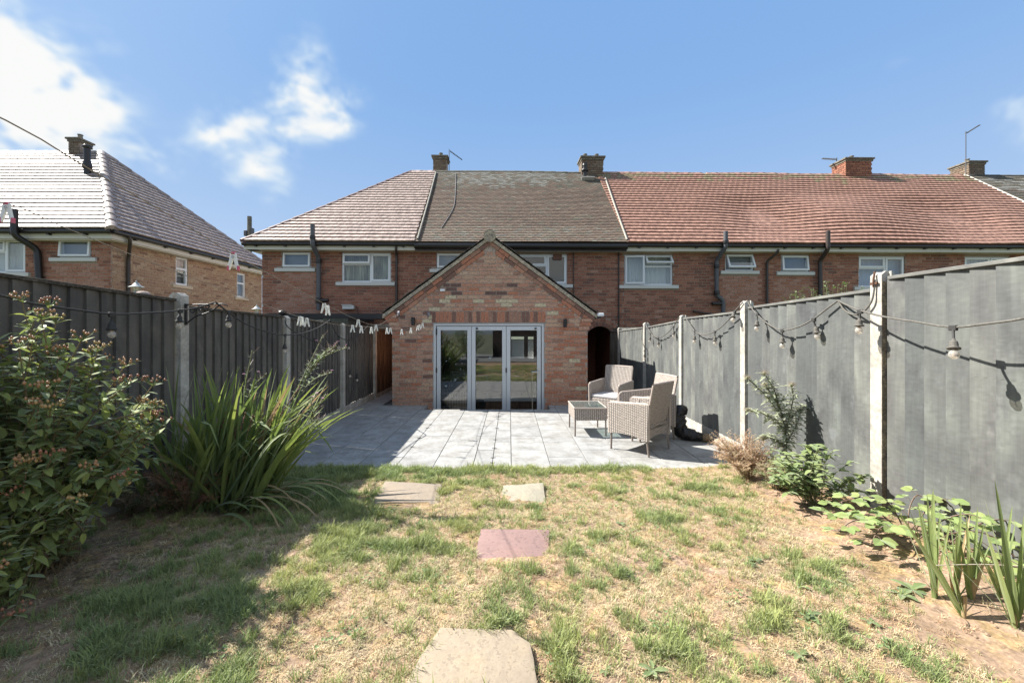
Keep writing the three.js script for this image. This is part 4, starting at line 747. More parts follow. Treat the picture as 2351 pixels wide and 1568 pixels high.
// things standing in the room
{
  const steel = std(lin(0.40, 0.40, 0.39), { roughness: 0.4, metalness: 0.8 }), cr = thing('dog_crate', 'wire dog crate standing behind the folding door', 'dog crate', [-1.22, -0.42, -9.25]);
  const bars = (n, f) => merge(Array.from({ length: n }, (_, i) => f(i / (n - 1))));
  const bar = (a, b) => pipe([V(...a), V(...b)], 0.004, { seg: 1, sides: 4 });
  part('front_grid', merge([bars(12, (t) => bar([-0.33 + t * 0.66, 0, 0.25], [-0.33 + t * 0.66, 0.62, 0.25])), bars(7, (t) => bar([-0.33, t * 0.62, 0.25], [0.33, t * 0.62, 0.25]))]), steel, cr);
  part('back_grid', merge([bars(12, (t) => bar([-0.33 + t * 0.66, 0, -0.25], [-0.33 + t * 0.66, 0.62, -0.25])), bars(7, (t) => bar([-0.33, t * 0.62, -0.25], [0.33, t * 0.62, -0.25]))]), steel, cr);
  part('top_grid', bars(12, (t) => bar([-0.33 + t * 0.66, 0.62, -0.25], [-0.33 + t * 0.66, 0.62, 0.25])), steel, cr);
  part('tray', rbx(-0.32, 0.32, 0.001, 0.03, -0.24, 0.24, 0.01), BLACKP, cr);
  part('bedding', rbx(-0.27, 0.29, 0.03, 0.13, -0.2, 0.2, 0.045, 3), std(lin(0.5, 0.5, 0.5)), cr);
  const sofa = thing('sofa', 'grey sofa standing across the room behind the glass doors', 'sofa', [-0.55, -0.42, -11.2]), gm = std(lin(0.16, 0.165, 0.17), { roughness: 1 });
  part('base', rbx(-1.0, 1.0, 0.08, 0.42, -0.4, 0.4, 0.05, 3), gm, sofa); part('backrest', rbx(-1.0, 1.0, 0.36, 0.92, 0.22, 0.46, 0.07, 3), gm, sofa);
  for (const q of [-1, 1]) part('armrest', rbx(q * 0.93 - 0.11, q * 0.93 + 0.11, 0.1, 0.66, -0.38, 0.42, 0.06, 3), gm, sofa);
  const tb = thing('low_cabinet', 'low wooden cabinet with pale top inside the doors', 'cabinet', [-0.05, -0.42, -9.6]), wd = std(lin(0.30, 0.15, 0.07), { map: rep(TX.timber, 3), roughness: 0.6 });
  part('body', rbx(-0.5, 0.75, 0.1, 0.36, -0.2, 0.2, 0.01), wd, tb); part('top', rbx(-0.53, 0.78, 0.361, 0.40, -0.23, 0.23, 0.01), std(lin(0.5, 0.47, 0.42), { roughness: 0.5 }), tb);
  for (const [x, z] of [[-0.45, -0.16], [0.7, -0.16], [-0.45, 0.16], [0.7, 0.16]]) part('leg', bx(x - 0.025, x + 0.025, 0, 0.1, z - 0.025, z + 0.025), wd, tb);
}
// wall lamps and line pulleys on the extension
for (const [px, py, label] of [[950, 738, 'black cylinder wall lamp between the two washing line pulleys'], [1297, 742, 'black cylinder wall lamp to the handle side of the folding doors']]) {
  const p = W(px, py, EXT_Z - 0.012), l = thing('wall_lamp', label, 'wall lamp', [p.x, p.y, p.z]);
  part('bracket', rbx(-0.03, 0.03, -0.05, 0.05, 0, 0.03, 0.004), BLACKP, l); part('shade', lathe([[0.001, -0.085], [0.036, -0.085], [0.038, -0.08], [0.038, 0.08], [0.036, 0.085], [0.001, 0.085]], 16).translate(0, 0, 0.068), BLACKP, l);
}
const PUL = [W(914, 720, 8.45), W(983, 722, 8.45)];
PUL.forEach((p, i) => {
  const l = thing('line_pulley', i ? 'washing line pulley beside the soldier course over the doors' : 'washing line pulley near the low eave corner of the brick extension', 'pulley', [p.x, p.y, p.z]);
  part('hook', pipe([V(0, 0.02, -0.145), V(0, 0.03, -0.06), V(0, 0.05, -0.02), V(0, 0.03, 0)], 0.008, { bend: 0.02, sides: 6 }), GREYP, l);
  part('wheel', lathe([[0.008, -0.014], [0.055, -0.014], [0.055, -0.008], [0.044, 0], [0.055, 0.008], [0.055, 0.014], [0.008, 0.014]], 18).rotateZ(Math.PI / 2).rotateY(0.5), std(lin(0.30, 0.30, 0.33), { roughness: 0.35, metalness: 0.6 }), l);
});

// ================================================================ neighbour's flat roofed porch, pole
{
  const H = thing('flat_roof_porch', 'low flat roofed porch with pale fascia against the end house', 'porch', [-5.1, -0.5, -10.9]);
  part('wall', bx(-1.7, 1.05, 0, 2.2, -0.75, 0.75), OLD.mats[0], H);
  part('roof', bx(-1.95, 1.2, 2.31, 2.38, -0.9, 0.95).rotateZ(-0.012), std(lin(0.03, 0.03, 0.032), { roughness: 0.85, map: rep(TX.grain, 1) }), H);
  part('fascia', merge([bx(-1.95, 0.62, 2.215, 2.31, 0.93, 0.96).rotateZ(-0.018)]), SILL, H);
  part('fascia_end', bx(0.63, 1.22, 2.1, 2.34, 0.5, 0.99), std(lin(0.10, 0.11, 0.09), { roughness: 0.9, map: rep(TX.moss, 1.5) }), H);
  part('flashing', bx(-1.9, 1.5, 2.38, 2.54, -1.02, -0.93), BLACKP, H);
  part('cowl', lathe([[0.05, 0], [0.05, 0.1], [0.11, 0.12], [0.10, 0.2], [0.001, 0.24]], 12), BLACKP, H, -1.0, 2.37, -0.2);
  const po = thing('utility_pole', 'grey wooden utility pole standing behind the gap between the houses', 'pole', [W(572, 600, 26).x, -0.5, -26]);
  part('shaft', puv(new THREE.CylinderGeometry(0.13, 0.17, EYE + (CY - 497) / F * 26 + 0.5, 10).translate(0, (EYE + (CY - 497) / F * 26 + 0.5) / 2, 0)), std(lin(0.26, 0.25, 0.21), { map: rep(TX.timber, 1), roughness: 1 }), po);
  part('junction_box', merge([rbx(-0.30, -0.12, 8.0, 8.35, -0.1, 0.12, 0.02), rbx(0.11, 0.26, 7.85, 8.5, -0.1, 0.12, 0.03)]), GREYP, po);
}

// ================================================================ fences
// board: unit height, x along the run, overlapping feather edge; z out of the face
function boardGeo(w, t0, t1, seed) {
  const r = rng(seed), s = new THREE.Shape([[0, 0], [w, 0], [w, t1], [0, t0]].map(([x, y]) => new THREE.Vector2(x, y)));
  const g = puv(new THREE.ExtrudeGeometry(s, { depth: 1, bevelEnabled: false }).rotateX(-Math.PI / 2).scale(1, 1, -1).translate(0, 0, 0)), ou = r() * 3, ov = r() * 3, u = g.attributes.uv.array;
  for (let i = 0; i < u.length; i += 2) { u[i] += ou; u[i + 1] = u[i + 1] * 1.7 + ov; }
  const p = g.attributes.position; const b = V(0, 0, 0); g.computeBoundingBox(); const bb = g.boundingBox;
  g.translate(-bb.min.x, -bb.min.y, 0); g.computeVertexNormals();
  return g;
}
const CONCRETE = std(lin(0.53, 0.50, 0.445), { map: rep(TX.stone, 1.2), bumpMap: rep(TX.stoneB, 2), bumpScale: 0.003, roughness: 0.95 });
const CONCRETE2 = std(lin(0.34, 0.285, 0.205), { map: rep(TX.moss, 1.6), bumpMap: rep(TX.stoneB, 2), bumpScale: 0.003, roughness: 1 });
// slotted concrete post: top chamfered, slots on the two faces along the run
function postGeo(h) {
  const s = new THREE.Shape([[-0.055, -0.05], [-0.02, -0.05], [-0.02, -0.028], [0.02, -0.028], [0.02, -0.05], [0.055, -0.05], [0.055, 0.05], [0.02, 0.05], [0.02, 0.028], [-0.02, 0.028], [-0.02, 0.05], [-0.055, 0.05]].map(([x, y]) => new THREE.Vector2(x, y)));
  const g = new THREE.ExtrudeGeometry(s, { depth: h, bevelEnabled: false }).rotateX(-Math.PI / 2), p = g.attributes.position;
  for (let i = 0; i < p.count; i++) if (p.getY(i) > h - 0.001) p.setY(i, h - Math.max(0, Math.abs(p.getX(i)) - 0.022) * 0.9);
  g.computeVertexNormals(); return puv(g);
}
function fence({ name, label, side, X, posts, panels, mats, w, thick, lean, gravel, capMat, slack = 0.002 }) {
  const Fn = thing(name, label, 'fence', [X, 0, -(posts[0][0] + posts[posts.length - 1][0]) / 2]), zc = Fn.position.z;
  for (const [z, top, base, m] of posts) part('post', postGeo(top - base), m ?? CONCRETE, Fn, 0, base, -z - zc);
  const geos = [1, 2, 3, 4, 5].map((k) => boardGeo(w * 1.22, thick, thick * 0.35, k * 31 + (side > 0 ? 5 : 0)));
  for (const { z0, z1, t0, t1, base, mats: pm, gravelTop } of panels) {
    const P = grp('panel', Fn), n = Math.round((z1 - z0 - 0.06) / w), M = pm ?? mats; P.position.set(0, 0, -(z0 + z1) / 2 - zc);
    for (let k = 0; k < n; k++) {
      const f = (k + 0.5) / n, z = lerp(z0 + 0.03, z1 - 0.03, f), top = lerp(t0, t1, f) - 0.012 + rnd(-0.004, 0.002), bs = (gravelTop ?? base) + rnd(-0.006, 0.006);
      const o = part('board', geos[Math.floor(R() * 5)], pick(M), P);
      // face towards the garden: -x side for the right fence, +x for the left
      o.position.set(-side * (0.004 + rnd(0, slack)), bs, -(z - (z0 + z1) / 2) + side * 0 + w * 0.61 * (side > 0 ? -1 : 1) * lean); o.scale.set(1, top - bs, 1);
      o.rotation.y = -side * Math.PI / 2 + side * lean * (0.065 + rnd(-0.01, 0.01));
      if (side < 0) { o.rotation.y = Math.PI / 2 + lean * 0.065; o.position.z = -(z - (z0 + z1) / 2) + w * 0.61; } else { o.position.z = -(z - (z0 + z1) / 2) - w * 0.61; o.rotation.y = -Math.PI / 2 + 0.06; }
    }
    const len = z1 - z0 - 0.05, sl = Math.atan2(t1 - t0, z1 - z0);
    part('cap_rail', rbx(side > 0 ? -0.036 : -0.03, side > 0 ? 0.03 : 0.04, -0.012, 0.014, -len / 2, len / 2, 0.004).rotateX(sl), capMat, P, 0, (t0 + t1) / 2, 0);
    part('back_rail', merge([0.25, 0.9, 1.5].map((h) => bx(side * 0.012 - 0.012, side * 0.012 + 0.012, h, h + 0.07, -len / 2, len / 2))).rotateX(0), M[0], P, side * 0.03, Math.max(0.05, base), 0);
    if (gravelTop) part('gravel_board', rbx(-0.022, 0.022, base - 0.15, gravelTop - 0.003, -len / 2 - 0.01, len / 2 + 0.01, 0.004), CONCRETE, P);
  }
  return Fn;
}
{
  const greys = [lin(0.162, 0.170, 0.168), lin(0.134, 0.144, 0.146), lin(0.190, 0.194, 0.188), lin(0.147, 0.156, 0.156), lin(0.176, 0.182, 0.178)].map((c, i) => std(c, { map: rep(TX.paint, 1.1, 0.62, i * 0.27, i * 0.13), bumpMap: rep(TX.paintB, 1.1, 0.62), bumpScale: 0.0025, roughness: 0.72 }));
  const cap = std(lin(0.235, 0.235, 0.222), { map: rep(TX.paint, 0.6, 0.6), roughness: 0.85 });
  fence({
    name: 'grey_fence', label: 'sunlit grey painted board fence with concrete posts', side: 1, X: FR, w: 0.146, thick: 0.019, lean: 1, mats: greys, capMat: cap,
    posts: [[1.36, 2.06, -0.1], [3.21, 2.0, -0.1], [5.05, 1.91, -0.1], [6.90, 1.805, -0.1], [8.77, 1.72, -0.1], [10.85, 1.63, -0.1], [-0.5, 2.1, -0.1]],
    panels: [{ z0: -0.45, z1: 1.31, t0: 1.99, t1: 1.96, base: 0.16 }, { z0: 1.41, z1: 3.16, t0: 1.945, t1: 1.942, base: 0.17 }, { z0: 3.26, z1: 5.00, t0: 1.862, t1: 1.817, base: 0.13 }, { z0: 5.10, z1: 6.85, t0: 1.778, t1: 1.743, base: 0.0, gravelTop: 0.14 }, { z0: 6.95, z1: 8.72, t0: 1.713, t1: 1.61, base: 0.0, gravelTop: 0.12 }, { z0: 8.82, z1: 10.8, t0: 1.614, t1: 1.54, base: 0.0, gravelTop: 0.12 }, { z0: 10.9, z1: 11.85, t0: 1.54, t1: 1.52, base: 0, gravelTop: 0.12, mats: [std(lin(0.30, 0.28, 0.24), { map: rep(TX.timber, 1, 0.6), roughness: 0.9 })] }],
  });
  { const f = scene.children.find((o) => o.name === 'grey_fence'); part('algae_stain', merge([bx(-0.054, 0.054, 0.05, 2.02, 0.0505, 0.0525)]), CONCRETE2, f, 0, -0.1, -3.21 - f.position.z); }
  const blacks = [lin(0.150, 0.138, 0.126), lin(0.136, 0.126, 0.116), lin(0.164, 0.150, 0.136)].map((c, i) => std(c, { map: rep(TX.paint, 0.9, 0.5, i * 0.3, i * 0.2), bumpMap: rep(TX.paintB, 1.1, 0.62), bumpScale: 0.002, roughness: 0.85 }));
  const brown = [lin(0.26, 0.135, 0.07), lin(0.22, 0.115, 0.06), lin(0.31, 0.165, 0.085)].map((c) => std(c, { map: rep(TX.timber, 1.5, 0.5), roughness: 0.9 }));
  fence({
    name: 'dark_fence', label: 'charcoal painted feather edge board fence in shade', side: -1, X: FL, w: 0.116, thick: 0.024, lean: 1, mats: blacks, capMat: std(lin(0.12, 0.105, 0.085), { map: rep(TX.timber, 2, 0.5), roughness: 0.9 }), slack: 0.006,
    posts: [[0.2, 1.98, -0.1], [2.05, 1.95, -0.1], [3.90, 1.90, -0.1], [5.73, 1.75, -0.1], [7.66, 1.685, -0.1], [9.5, 1.64, -0.1], [11.4, 1.6, -0.1], [-1.65, 2.0, -0.1]],
    panels: [{ z0: -1.6, z1: 0.15, t0: 1.93, t1: 1.93, base: 0.15, gravelTop: 0.26 }, { z0: 0.25, z1: 2.0, t0: 1.91, t1: 1.90, base: 0.15, gravelTop: 0.26 }, { z0: 2.1, z1: 3.85, t0: 1.895, t1: 1.825, base: 0.1, gravelTop: 0.24 }, { z0: 3.95, z1: 5.68, t0: 1.77, t1: 1.73, base: 0.03, gravelTop: 0.16 }, { z0: 5.78, z1: 7.61, t0: 1.712, t1: 1.682, base: 0, gravelTop: 0.13 }, { z0: 7.71, z1: 9.45, t0: 1.664, t1: 1.62, base: 0, gravelTop: 0.13 }, { z0: 9.55, z1: 11.35, t0: 1.575, t1: 1.56, base: 0, gravelTop: 0.08, mats: brown }],
  });
}

// ================================================================ festoon lights
const RUBBER = std(lin(0.035, 0.034, 0.032), { roughness: 0.7 });
const DUSTY = std(lin(0.16, 0.15, 0.13), { roughness: 0.9, map: rep(TX.grain, 8) });
const BULB = phys(lin(0.90, 0.86, 0.80), { roughness: 0.06, transmission: 0.72, thickness: 0, ior: 1.5 });
const FIL = std(lin(0.55, 0.36, 0.14), { roughness: 0.4, metalness: 0.6 });
const GEO = {
  holder: lathe([[0.001, 0.062], [0.008, 0.062], [0.009, 0.05], [0.017, 0.045], [0.021, 0.03], [0.021, 0.012], [0.031, 0.006], [0.031, -0.003], [0.016, -0.006]], 14),
  bulb: lathe([[0.012, -0.004], [0.014, -0.012], [0.022, -0.022], [0.0255, -0.034], [0.0245, -0.047], [0.017, -0.058], [0.007, -0.0635], [0.0005, -0.0645]], 16),
  fil: merge([puv(new THREE.CylinderGeometry(0.006, 0.009, 0.02, 8).translate(0, -0.012, 0)), ...[-1, 1].map((k) => puv(new THREE.CylinderGeometry(0.0012, 0.0012, 0.03, 5).rotateZ(k * 0.12).translate(k * 0.005, -0.034, 0)))]),
};
function festoon(label, runs, drops, cableMat) {
  const p0 = runs[0][0], Fs = thing('festoon_lights', label, 'string lights', [p0.x, p0.y, p0.z]), rel = (p) => p.clone().sub(p0);
  for (const run of runs) part('cable', wire(run.map(rel), 0.0072, run.length * 8, 6), cableMat, Fs);
  for (const [p, lx, lz, len = 0.07] of drops) {
    const b = grp('lamp', Fs); b.position.copy(rel(p));
    const end = V(lx, -len, lz), d = end.clone().normalize().negate(), q = new THREE.Quaternion().setFromUnitVectors(V(0, 1, 0), V(d.x * 0.6, 1, d.z * 0.6).normalize());
    part('drop_cable', merge([pipe([V(0, 0.004, 0), V(lx * 0.3, -len * 0.5, lz * 0.3), end], 0.007, { bend: 0.03, seg: 10, sides: 6 }), rbx(-0.01, 0.01, -0.022, 0.012, -0.022, 0.022, 0.005)]), RUBBER, b);
    const h = part('holder', GEO.holder, cableMat === RUBBER ? RUBBER : DUSTY, b); h.quaternion.copy(q); h.position.copy(end).add(V(0, -0.055, 0).applyQuaternion(q));
    for (const [n, g, m] of [['bulb', GEO.bulb, BULB], ['filament', GEO.fil, FIL]]) { const o = part(n, g, m, b); o.quaternion.copy(q); o.position.copy(h.position); }
  }
  return Fs;
}
{
  const z = (px, X) => F * X / (px - CX), q = (px, py, X) => W(px, py, z(px, X));
  const cable = std(lin(0.17, 0.16, 0.14), { roughness: 0.8, map: rep(TX.grain, 6) });
  festoon('dusty black bulb string lights hung along the grey fence', [
    [q(2420, 712, 2.72), q(2351, 731, 2.70), q(2260, 744, 2.68), q(2190, 751, 2.67), q(2100, 738, 2.67), q(2030, 727, 2.68), q(1975, 712, 2.72), q(1945, 700, 2.78), q(1925, 690, 2.86)],
    [q(1925, 690, 2.86), q(1898, 710, 2.84), q(1868, 733, 2.82), q(1835, 750, 2.81), q(1797, 758, 2.80), q(1765, 744, 2.80), q(1733, 716, 2.80), q(1718, 694, 2.82)],
    [q(1925, 690, 2.86), q(1940, 712, 2.85), q(1962, 722, 2.83), q(1985, 714, 2.82), q(2002, 692, 2.82), q(2008, 665, 2.83), q(2010, 642, 2.83)],
    [q(1706, 694, 2.83), q(1690, 712, 2.82), q(1670, 738, 2.82), q(1640, 762, 2.82), q(1610, 768, 2.82), q(1592, 756, 2.82), q(1573, 728, 2.83)],
    [q(1560, 728, 2.84), q(1545, 752, 2.83), q(1528, 768, 2.83), q(1510, 775, 2.83), q(1494, 764, 2.83), q(1483, 745, 2.84)],
    [q(1477, 747, 2.84), q(1474, 780, 2.84), q(1480, 800, 2.82), q(1481, 812, 2.82)],
  ], [
    [q(2190, 751, 2.67), -0.03, 0.03, 0.075], [q(1976, 714, 2.72), -0.005, 0.0, 0.06], [q(1869, 733, 2.82), 0.012, 0.01], [q(1797, 758, 2.80), 0.0, 0.0], [q(1740, 722, 2.80), -0.015, 0.015],
    [q(1688, 715, 2.82), -0.05, 0.06, 0.03], [q(1642, 761, 2.82), 0, 0], [q(1596, 760, 2.82), -0.01, 0.01], [q(1547, 750, 2.83), 0, 0], [q(1512, 775, 2.83), 0, 0], [q(1494, 765, 2.83), -0.01, 0], [q(1480, 805, 2.82), 0, 0],
  ], cable);
  const zl = (px, X) => F * X / (CX - px), ql = (px, py, X) => W(px, py, zl(px, X));
  festoon('black bulb string lights looped along the charcoal fence', [
    [ql(-60, 668, 2.86), ql(12, 681, 2.86), ql(60, 694, 2.86), ql(120, 704, 2.84), ql(180, 712, 2.84), ql(255, 721, 2.84), ql(330, 719, 2.84), ql(410, 713, 2.84), ql(455, 705, 2.80), ql(494, 694, 2.70)],
    [ql(494, 694, 2.70), ql(525, 718, 2.74), ql(560, 742, 2.78), ql(600, 758, 2.80), ql(640, 768, 2.84), ql(690, 766, 2.84), ql(730, 752, 2.86), ql(757, 735, 2.88)],
    [ql(653, 726, 3.04), ql(656, 745, 3.0), ql(672, 760, 2.98), ql(700, 775, 2.96), ql(738, 790, 2.96)],
    [ql(757, 735, 2.88), ql(775, 770, 2.94), ql(800, 780, 2.96), ql(830, 762, 2.98), ql(845, 748, 3.0)],
    [ql(845, 748, 3.0), ql(850, 790, 3.0), ql(846, 840, 3.02), ql(852, 900, 3.03)],
  ], [
    [ql(255, 721, 2.84), 0.0, 0.0, 0.055], [ql(413, 713, 2.84), -0.005, 0.0, 0.04], [ql(524, 717, 2.74), 0.0, 0.0, 0.03], [ql(654, 768, 2.84), -0.005, 0, 0.12], [ql(722, 778, 2.95), 0, 0, 0.14], [ql(778, 772, 2.94), -0.006, 0, 0.1], [ql(800, 780, 2.96), 0, 0, 0.06], [ql(803, 850, 3.0), 0, 0, 0.02], [ql(819, 860, 3.0), 0, 0, 0.02],
  ], RUBBER);
  // bracket the lights hang from
  const zb = zl(430, 2.98), p = W(424, 712, 3.9), br = thing('hanging_basket_bracket', 'black scrolled iron bracket fixed to a concrete fence post', 'bracket', [FL + 0.06, EYE + (CY - 712) / F * 3.9, -3.9]);
  const iron = std(lin(0.02, 0.02, 0.02), { roughness: 0.5 }), B = (a) => a.map(([x, y]) => V(x, y, 0));
  part('back_plate', bx(0, 0.012, -0.14, 0.06, -0.012, 0.012), iron, br);
  part('arm', pipe(B([[0.005, 0.05], [0.36, 0.06], [0.40, 0.04]]), 0.006, { sides: 6 }), iron, br);
  part('stay', wire(B([[0.005, -0.13], [0.10, -0.06], [0.22, -0.02], [0.33, 0.05]]), 0.006, 20, 6), iron, br);
  for (const [cx, cy, r] of [[0.07, 0.0, 0.035], [0.14, 0.02, 0.03], [0.21, 0.03, 0.022]]) part('scroll', wire(Array.from({ length: 14 }, (_, i) => { const t = i / 13 * Math.PI * 2.6, rr = r * (1 - i / 22); return V(cx + Math.cos(t) * rr, cy + Math.sin(t) * rr, 0); }), 0.005, 24, 5), iron, br);
  // rusty hook and clip on the near post of the grey fence
  const hk = thing('post_hook', 'rusty hook and clip screwed to the concrete fence post', 'hook', [FR - 0.062, W(2010, 650, 3.2).y, -3.21]), rust = std(lin(0.10, 0.05, 0.03), { roughness: 0.9 });
  part('hook', wire([V(0, 0.09, 0), V(-0.012, 0.05, 0.004), V(-0.016, 0, 0.004), V(-0.012, -0.03, 0)], 0.007, 14, 6), rust, hk); part('clip', rbx(-0.014, 0, -0.012, 0.008, -0.032, 0.032, 0.003), rust, hk);
}

// ================================================================ washing lines and pegs
{
  const za = (px) => 1.3 / ((CX - px) / F - 0.116), zb = (px) => 2.85 / ((CX - px) / F + 0.139);
  const A = [[-700, -180], [0, 270], [200, 386], [400, 501], [535, 584], [640, 641], [747, 699], [822, 735], [863, 747], [885, 738]].map(([x, y]) => W(x, y, za(x))); A.push(PUL[0]);
  const B = [[-300, 330], [0, 463], [135, 517], [281, 577], [420, 630], [556, 681], [640, 712], [692, 729], [760, 743], [829, 750], [888, 754], [922, 757], [943, 754], [970, 743]].map(([x, y]) => W(x, y, zb(x))); B.push(PUL[1]);
  const rope = std(lin(0.24, 0.21, 0.17), { roughness: 1 });
  const pole = thing('washing_line_post', 'slim metal washing line post beside the charcoal fence', 'post', [-1.62, 0.16, 0.05]);
  A[0].set(-1.62, 2.22, 0.05); B[0].set(-2.62, 1.95, -1.3);
  part('shaft', puv(new THREE.CylinderGeometry(0.022, 0.022, 2.1, 10).translate(0, 1.03, 0)), GREYP, pole);
  solid('washing_line', wire(A, 0.0024, 90, 5), rope, 'upper washing line sloping down to the pulley near the eave corner', 'washing line');
  B.unshift(V(-3.0, 2.02, -0.6));
  solid('washing_line', wire(B, 0.0024, 110, 5), rope, 'lower washing line sagging to the pulley beside the soldier course', 'washing line');
  const leg = (s) => { const q = new THREE.Shape(); q.moveTo(0, 0.04); q.quadraticCurveTo(s * 0.012, 0.05, s * 0.015, 0.036); q.quadraticCurveTo(s * 0.018, 0.0, s * 0.031, -0.05); q.lineTo(s * 0.020, -0.052); q.quadraticCurveTo(s * 0.006, -0.01, s * 0.002, 0.012); q.lineTo(0, 0.012); return puv(new THREE.ExtrudeGeometry(q, { depth: 0.009, bevelEnabled: true, bevelSize: 0.001, bevelThickness: 0.001, bevelSegments: 1, curveSegments: 6 }).translate(0, 0, -0.0045)); };
  const body = merge([leg(1), leg(-1)]), spring = merge([puv(new THREE.TorusGeometry(0.006, 0.0018, 5, 12).translate(0, 0.022, 0.007)), puv(new THREE.TorusGeometry(0.006, 0.0018, 5, 12).translate(0, 0.022, -0.007))]);
  const tips = merge([bx(0.021, 0.032, -0.056, -0.03, -0.006, 0.006), bx(-0.032, -0.021, -0.056, -0.03, -0.006, 0.006)]), capT = bx(-0.010, 0.010, 0.036, 0.05, -0.006, 0.006);
  const wm = std(lin(0.80, 0.79, 0.72), { roughness: 0.5 }), rm = std(lin(0.60, 0.12, 0.17), { roughness: 0.5 }), sm = std(lin(0.5, 0.5, 0.5), { metalness: 0.8, roughness: 0.35 });
  const peg = (px, py, z, turn, label, red, group) => {
    const p = W(px, py, z), t = thing('clothes_peg', label, 'clothes peg', [p.x, p.y - 0.036, p.z], turn, group);
    part('jaws', body, wm, t); part('spring', spring, sm, t); if (red) { part('tips', tips, rm, t); part('grip', capT, rm, t); }
  };
  peg(14, 470, zb(14), 0.2, 'red and white peg on the lower washing line', true); peg(535, 584, za(535), 0.1, 'red and white peg on the upper washing line', true);
  peg(744, 698, za(746), 0.5, 'white peg, one of a close pair on the upper washing line', false, 'paired pegs on the upper line'); peg(752, 703, za(753), -0.4, 'white peg, one of a close pair on the upper washing line', false, 'paired pegs on the upper line');
  for (const [px, py, k] of [[688, 728, 0.6], [693, 729.5, -0.3], [704, 732, 0.1]]) peg(px, py, zb(px), k, 'white peg in the cluster of three on the lower washing line', false, 'three pegs on the lower line');
  peg(822, 735, za(822), 0.1, 'single white peg where the upper washing line nears the lower', false);
  for (const [px, py, k] of [[863, 747, 0.3]]) peg(px, py, za(px), k, 'white peg at the lowest sag of the upper washing line', false);
  for (const [px, py] of [[809, 748], [829, 750], [852, 752], [888, 754], [896, 754.5], [922, 757], [943, 754], [959, 748.5], [963, 746.5], [970, 743]]) peg(px, py, zb(px), rnd(-0.6, 0.6), 'white peg in the row on the lower washing line before the extension wall', false, 'pegs along the sagging end of the lower line');
}

// ================================================================ wicker furniture
const WICK = std(lin(0.56, 0.485, 0.425), { map: rep(TX.weave, 4.5, 6), bumpMap: rep(TX.weaveB, 4.5, 6), bumpScale: 0.004, roughness: 0.62 });
const CANE = std(lin(0.38, 0.32, 0.28), { roughness: 0.6 });
const LEGM = std(lin(0.23, 0.19, 0.165), { roughness: 0.45, metalness: 0.2 });
const CUSH = std(lin(0.56, 0.545, 0.54), { roughness: 1, map: rep(TX.grain, 6) });
function armchair(label, x, z, turn) {                     // faces local +z
  const C = thing('wicker_armchair', label, 'armchair', [x, 0.002, -z], turn, undefined), w = 0.28, d = 0.26;
  const side = (sx) => {                                    // arm panel with an arched lower edge
    const q = new THREE.Shape(); q.moveTo(-d - 0.01, 0.19); q.quadraticCurveTo(0, 0.27, d + 0.01, 0.21); q.lineTo(d + 0.02, 0.60); q.lineTo(-d - 0.03, 0.635); q.closePath();
    return puv(new THREE.ExtrudeGeometry(q, { depth: 0.032, bevelEnabled: true, bevelSize: 0.005, bevelThickness: 0.005, bevelSegments: 2, curveSegments: 8 }).rotateY(-Math.PI / 2).translate(sx * w + 0.016, 0, 0));
  };
  for (const s of [-1, 1]) {
    part('arm_panel', side(s), WICK, C);
    part('arm_rail', pipe([V(s * w, 0.19, -d - 0.012), V(s * w, 0.642, -d - 0.028), V(s * w, 0.606, d + 0.022), V(s * w, 0.21, d + 0.012)], 0.0185, { bend: 0.035, seg: 30, sides: 8 }), CANE, C);
  }
  // back leaning away (towards -z), slightly wider than the seat
  const bg = new THREE.BoxGeometry(0.50, 0.56, 0.03, 10, 6, 1), bp = bg.attributes.position;
  for (let i = 0; i < bp.count; i++) { const xx = bp.getX(i), yy = bp.getY(i); bp.setX(i, xx * (1 + yy * 0.10)); bp.setZ(i, bp.getZ(i) + 0.10 * xx * xx * 1.2 - 0.0); }
  bg.computeVertexNormals(); const bk = puv(bg);
  bk.rotateX(-0.20).translate(0, 0.62, -d - 0.03); part('backrest', bk, WICK, C);
  const er = []; for (const s of [-1, 1]) er.push(pipe([V(s * 0.245, 0.30, -d + 0.045), V(s * 0.262, 0.88, -d - 0.075)], 0.016, { seg: 6, sides: 8 })); er.push(wire([V(-0.262, 0.885, -d - 0.075), V(0, 0.888, -d - 0.080), V(0.262, 0.885, -d - 0.075)], 0.016, 14, 8));
  part('back_frame', merge(er), CANE, C);
  part('seat', rbx(-w + 0.018, w - 0.018, 0.31, 0.355, -d, d + 0.01, 0.01), WICK, C);
  part('front_apron', (() => { const q = new THREE.Shape(); q.moveTo(-w + 0.02, 0.21); q.quadraticCurveTo(0, 0.25, w - 0.02, 0.21); q.lineTo(w - 0.02, 0.345); q.lineTo(-w + 0.02, 0.345); return puv(new THREE.ExtrudeGeometry(q, { depth: 0.02, bevelEnabled: false, curveSegments: 8 }).translate(0, 0, d - 0.012)); })(), WICK, C);
  part('rear_apron', (() => { const q = new THREE.Shape(); q.moveTo(-w + 0.03, 0.20); q.quadraticCurveTo(0, 0.26, w - 0.03, 0.20); q.lineTo(w - 0.03, 0.37); q.lineTo(-w + 0.03, 0.37); return puv(new THREE.ExtrudeGeometry(q, { depth: 0.02, bevelEnabled: false, curveSegments: 8 }).translate(0, 0, -d + 0.0)); })(), WICK, C);
  part('seat_cushion', rbx(-w + 0.025, w - 0.025, 0.357, 0.415, -d + 0.05, d + 0.005, 0.025, 3), CUSH, C);
  for (const [sx, sz] of [[-1, 1], [1, 1], [-1, -1], [1, -1]]) part('leg', pipe([V(sx * (w - 0.005), 0.34, sz * (d - 0.02)), V(sx * (w - 0.015), 0.0, sz * (d - (sz > 0 ? 0.005 : -0.015)))], 0.0135, { seg: 2, sides: 8 }), LEGM, C);
  return C;
}
